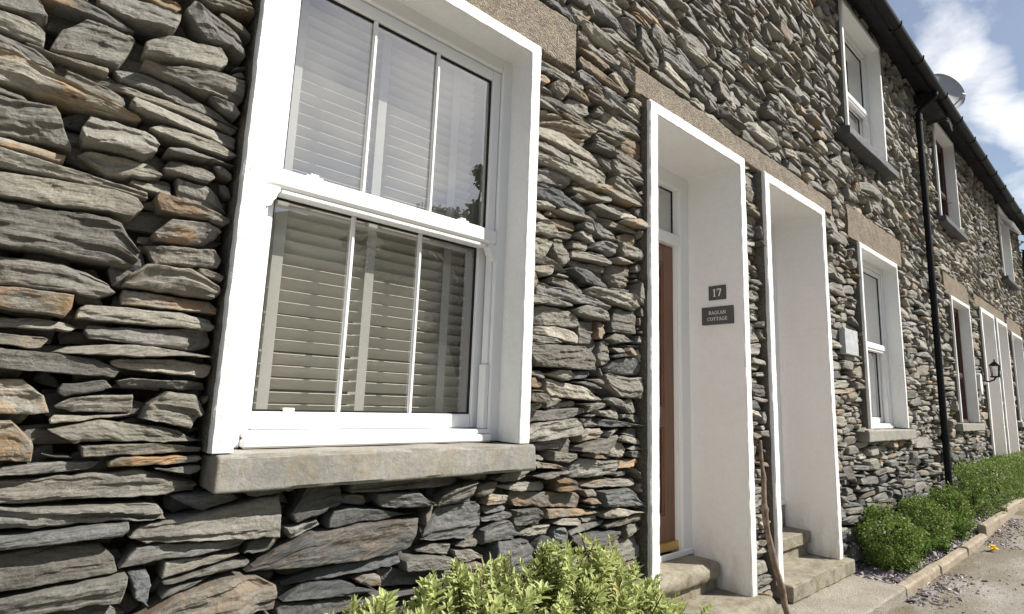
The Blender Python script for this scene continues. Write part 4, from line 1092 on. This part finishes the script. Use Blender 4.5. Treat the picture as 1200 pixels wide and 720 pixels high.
def clipped(name, label, group, c, rx, ry, rz, nl, seed, boxy=2., leaf=.021):
    g = np.random.default_rng(seed)
    r = empty(name, (c[0], c[1], c[2] - rz), label, 'hedge' if 'hedge' in name else 'bush', group)
    d = unit(g.standard_normal((nl, 3)))
    q = (np.abs(d / np.array([1, 1, 1])) ** boxy).sum(1) ** (-1 / boxy)
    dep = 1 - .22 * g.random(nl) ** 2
    lump = 1 + .50 * n3(d * 3.2 * np.array([max(1, rx / .4), 1, 1]) + seed, seed) + .22 * n3(d * 8 + seed, seed + 1)
    P = d * (q * dep * lump)[:, None] * np.array([rx, ry, rz]) + np.array(c)
    stray = g.random(nl) < .10; P[stray] += d[stray] * (.01 + .04 * g.random(stray.sum()))[:, None]
    nrm = unit(d / np.array([rx, ry, rz])); dr = unit(nrm * .6 + g.normal(0, .65, (nl, 3)) + np.array([0, 0, .25])); N = unit(nrm + .7 * g.standard_normal((nl, 3)))
    L = leaf * g.uniform(.7, 1.3, nl); V, F = leaves(P, dr, N, L, L * .6, .12, .1)
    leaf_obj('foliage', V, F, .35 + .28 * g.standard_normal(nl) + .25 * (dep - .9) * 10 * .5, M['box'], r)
    # twig skeleton inside
    m = MB()
    for k in range(40 if rx < 1 else 120):
        e = P[g.integers(nl)]; b0 = np.array([c[0] + (e[0] - c[0]) * (.25 if rx < 1 else .96), c[1], c[2] - rz]); m.tube([b0, b0 * .5 + e * .5 + np.array([0, 0, .03]), e], [.006, .004, .002], 5, False)
    if rx > 1: m.tube([(c[0] - rx * .97, c[1], c[2] - rz + .002), (c[0], c[1], c[2] - rz + .002), (c[0] + rx * .97, c[1], c[2] - rz + .002)], .008, 6)
    m.build('branches', M['twig'], r)
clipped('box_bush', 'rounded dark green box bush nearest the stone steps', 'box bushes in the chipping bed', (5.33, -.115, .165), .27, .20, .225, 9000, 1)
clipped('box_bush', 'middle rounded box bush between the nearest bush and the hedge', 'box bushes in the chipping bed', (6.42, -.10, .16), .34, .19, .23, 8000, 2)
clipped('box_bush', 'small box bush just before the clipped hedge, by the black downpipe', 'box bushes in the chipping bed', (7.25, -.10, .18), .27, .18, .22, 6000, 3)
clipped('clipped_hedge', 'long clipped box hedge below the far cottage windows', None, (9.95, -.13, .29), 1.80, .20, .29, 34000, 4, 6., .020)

def strap(label, c, seed, n=46, L=.30):
    g = np.random.default_rng(seed); r = empty('strap_leaf_plant', c, label, 'plant', 'strap leaved plants in the bed'); V, F = [], []
    for k in range(n):
        a = g.uniform(0, 6.28); ln = L * g.uniform(.6, 1.15); lean = g.uniform(.35, 1.2); s = np.linspace(0, 1, 7)
        th = .25 + lean * s * 1.4; st_ = ln / 6
        rr = np.concatenate([[0], np.cumsum(np.sin(th[:-1]) * st_)]); zz = np.concatenate([[0], np.cumsum(np.cos(th[:-1]) * st_)])
        x = c[0] + g.normal(0, .02) + rr * math.cos(a); y = c[1] + g.normal(0, .02) + rr * math.sin(a); z = c[2] + zz; w = .008 * np.sin(np.pi * np.clip(s * .8 + .2, 0, 1)) + .0006
        sx, sy = -math.sin(a), math.cos(a); b0 = len(V)
        for i in range(7): V += [(x[i] + sx * w[i], y[i] + sy * w[i], z[i] + .3 * w[i]), (x[i] - sx * w[i], y[i] - sy * w[i], z[i] + .3 * w[i])]
        F += [(b0 + 2 * i, b0 + 2 * i + 1, b0 + 2 * i + 3, b0 + 2 * i + 2) for i in range(6)]
    o = mesh_obj('foliage', V, F, M['lily'], r, None, True); cc = np.zeros((len(V), 4)); cc[:, 0] = np.repeat(g.random(n), 14); cc[:, 3] = 1
    a = o.data.attributes.new('lf', 'FLOAT_COLOR', 'POINT'); a.data.foreach_set('color', cc.astype(np.float32).ravel())
strap('strappy green plant between the two nearest box bushes', (5.86, -.20, -.045), 1)
strap('strappy green plant in front of the smallest box bush', (6.98, -.24, -.03), 2, 52, .34)
strap('small strappy plant at the foot of the middle box bush', (6.30, -.26, -.045), 3, 22, .18)
fl = empty('fallen_flower', (6.9, -.5, -.06), 'yellow flower fallen on the road beside the kerb', 'flower'); m = MB()
for k in range(6):
    a = k * math.pi / 3; c_, s_ = math.cos(a), math.sin(a)
    m.add([(6.9, -.5, -.045), (6.9 + .03 * c_ - .014 * s_, -.5 + .03 * s_ + .014 * c_, -.02), (6.9 + .055 * c_, -.5 + .055 * s_, -.03), (6.9 + .03 * c_ + .014 * s_, -.5 + .03 * s_ - .014 * c_, -.02)], [(0, 1, 2, 3)])
m.tube([(6.9, -.5, -.045), (6.9, -.5, -.005)], [.014, .022], 10).build('petals', M['petal'], fl); MB().tube([(6.9, -.5, -.045), (6.86, -.46, -.058), (6.78, -.43, -.058)], .004, 6).build('stalk', M['lily'], fl)

# ---------------------------------------------------------------- trees and hill
def tree(label, x, y, h, cr, seed, nl=14000, leaf=.10, group='trees around the lane', z0=None, spread=1.):
    g = np.random.default_rng(seed); z0 = float(gz(min(x, 30))) - .12 if z0 is None else z0
    r = empty('tree', (x, y, z0), label, 'tree', group); m = MB(); b = np.array([x, y, z0])
    th = h * .62; m.tube([b, b + [.03 * h * g.normal(), .02 * h, th * .5], b + [.02 * h, 0, th]], [.035 * h * .6, .02 * h, .008 * h], 9)
    cl = []
    for k in range(26):
        s = g.uniform(.35, 1.); a = g.uniform(0, 6.28); st = b + np.array([0, 0, th * s]); R_ = cr * g.uniform(.35, 1.) * (1.1 - .5 * abs(s - .6))
        e = st + np.array([R_ * math.cos(a), R_ * math.sin(a), h * g.uniform(.06, .34)]); e[2] = min(e[2], z0 + h * .97)
        m.tube([st, (st + e) / 2 + [0, 0, .03 * h], e], [.010 * h, .006 * h, .002 * h], 6, False); cl.append(e)
        for q in range(2):
            e2 = e + g.normal(0, cr * .25, 3); m.tube([(st + e) / 2, e2], [.004 * h, .0015 * h], 5, False); cl.append(e2)
    m.build('trunk', M['treebark'], r)
    cl = np.array(cl); i = g.integers(len(cl), size=nl); sz = (cr * g.uniform(.12, .27, len(cl)) * spread)[i]
    P = cl[i] + unit(g.standard_normal((nl, 3))) * (g.random(nl) ** .5 * sz)[:, None] * np.array([1.15, 1.15, .75])
    dr = unit(g.standard_normal((nl, 3))); N = unit(g.standard_normal((nl, 3)) + [0, 0, .6]); L = leaf * g.uniform(.6, 1.3, nl); V, F = leaves(P, dr, N, L, L * .6)
    leaf_obj('crown', V, F, np.repeat(.4, nl) + .25 * g.standard_normal(nl) + .2 * g.standard_normal(len(cl))[i], M['treeleaf'], r)
tree('tall dark tree across the lane, mirrored in the big window', 9.5, -10.9, 7.9, 2.1, 3, 30000, .13)
tree('broad tree standing beyond the far end of the terrace', 22.5, 2.2, 7.9, 2.3, 5, 14000, .14)
tree('smaller tree beyond the terrace end, behind the broad tree', 27., 4.5, 8.6, 2.8, 6, 14000, .16)
# wooded bank across the lane (seen only in the windows)
xs = np.linspace(-70, 70, 141); ys = np.linspace(-70, -14, 57)
def hillz(X, Y):
    t_ = np.clip((-14 - Y) / 22, 0, 1); return -.1 + 13.2 * t_ * t_ * (3 - 2 * t_) * (1 + .10 * fbm(X * .09, Y * .09, 3, 4)) + 1.1 * t_ * fbm(X * .7, Y * .7, 6, 3)
sheet('hillside', xs, ys, hillz, M['grass'])

# ---------------------------------------------------------------- world, sun, camera
sun_dir = Vector((1.0, -1.0, 1.26)).normalized()
el = math.asin(sun_dir.z)
wd = bpy.data.worlds.new('World'); scene.world = wd; wd.use_nodes = True; nt = wd.node_tree
bg = nt.nodes['Background']
sky = nd(nt, 'ShaderNodeTexSky', sky_type='NISHITA'); sky.sun_disc = False; sky.sun_elevation = el; sky.sun_rotation = math.atan2(sun_dir.x, sun_dir.y)
sky.air_density = 1.0; sky.dust_density = 1.2; sky.ozone_density = 1.0
tc = nd(nt, 'ShaderNodeTexCoord'); sx = nd(nt, 'ShaderNodeSeparateXYZ'); nt.links.new(tc.outputs['Generated'], sx.inputs[0])
# clouds on a flat layer: direction projected onto a plane overhead
dv = mth(nt, 'ADD', mth(nt, 'MAXIMUM', sx.outputs[2], 0.), .18)
cb = nd(nt, 'ShaderNodeCombineXYZ'); nt.links.new(mth(nt, 'DIVIDE', sx.outputs[0], dv), cb.inputs[0]); nt.links.new(mth(nt, 'DIVIDE', sx.outputs[1], dv), cb.inputs[1])
off = nd(nt, 'ShaderNodeVectorMath', operation='ADD'); nt.links.new(cb.outputs[0], off.inputs[0]); off.inputs[1].default_value = (3.1, 7.4, 0)
cf = noise(nt, off.outputs[0], 3.2, 10, .58, .35)
cf = mth(nt, 'SUBTRACT', cf, .05)
BLOBS = [(9.6, 28.6, 3.2, .22), (7.6, 25.6, 3.0, .24), (5.2, 23.4, 2.6, .24), (4.0, 20.6, 2.4, .22), (5., 16.5, 3.4, .25), (-62, 32, 22, .20), (-25, 40, 22, .10), (40, 18, 16, .1)]
def blob(az, elv, wid, amp):
    c_ = (math.cos(R(elv)) * math.cos(R(az)), math.cos(R(elv)) * math.sin(R(az)), math.sin(R(elv)))
    n_ = nd(nt, 'ShaderNodeVectorMath', operation='DOT_PRODUCT'); nt.links.new(tc.outputs['Generated'], n_.inputs[0]); n_.inputs[1].default_value = c_
    w_ = math.cos(R(wid))
    return mth(nt, 'MULTIPLY', mth(nt, 'DIVIDE', mth(nt, 'SUBTRACT', n_.outputs['Value'], w_), 1 - w_, True), amp)
for q_ in BLOBS: cf = mth(nt, 'ADD', cf, blob(*q_))
mask = ramp(nt, cf, [(.52, (.07, .07, .07)), (.64, (.5, .5, .5)), (.78, (1, 1, 1))])
cs = noise(nt, off.outputs[0], 4., 6, .6)
ccol = ramp(nt, cs, [(.3, (9.0, 9.2, 9.6)), (.65, (12.5, 12.4, 12.3))])
skb = sky.outputs[0]
nt.links.new(mixc(nt, mth(nt, 'MULTIPLY', mask, .92), skb, ccol), bg.inputs['Color']); bg.inputs['Strength'].default_value = .072
sl_ = bpy.data.lights.new('sun', 'SUN'); sl_.energy = 5.0; sl_.angle = R(.53); sl_.color = (1, .955, .87)
so = bpy.data.objects.new('sun', sl_); col.objects.link(so); so.rotation_euler = sun_dir.to_track_quat('Z', 'Y').to_euler(); so.location = (6, -8, 9)

cam = bpy.data.cameras.new('camera'); co = bpy.data.objects.new('camera', cam); col.objects.link(co)
f_, yaw, pitch_, roll = 662.573, .72326949, .16054582, .03721937
cam.sensor_width = 36; cam.lens = f_ / 1200 * 36; cam.clip_start = .05; cam.clip_end = 1000
fw = Vector((math.sin(yaw), math.cos(yaw), 0)); rt = Vector((math.cos(yaw), -math.sin(yaw), 0)); up = Vector((0, 0, 1))
f2 = fw * math.cos(pitch_) + up * math.sin(pitch_); u2 = up * math.cos(pitch_) - fw * math.sin(pitch_)
r3 = rt * math.cos(roll) + u2 * math.sin(roll); u3 = u2 * math.cos(roll) - rt * math.sin(roll)
mw = Matrix(((r3.x, u3.x, -f2.x, 0), (r3.y, u3.y, -f2.y, -1.6), (r3.z, u3.z, -f2.z, 1.15), (0, 0, 0, 1)))
co.matrix_world = mw
scene.camera = co
scene.render.engine = 'CYCLES'
vs = scene.view_settings; vs.view_transform = 'Standard'; vs.look = 'None'; vs.exposure = .62; vs.gamma = 1; vs.use_curve_mapping = False
scene.cycles.max_bounces = 8; scene.cycles.diffuse_bounces = 4; scene.cycles.transparent_max_bounces = 12
print('stones', len(main), len(fill), 'verts', len(MA[0]), len(FI[0]))
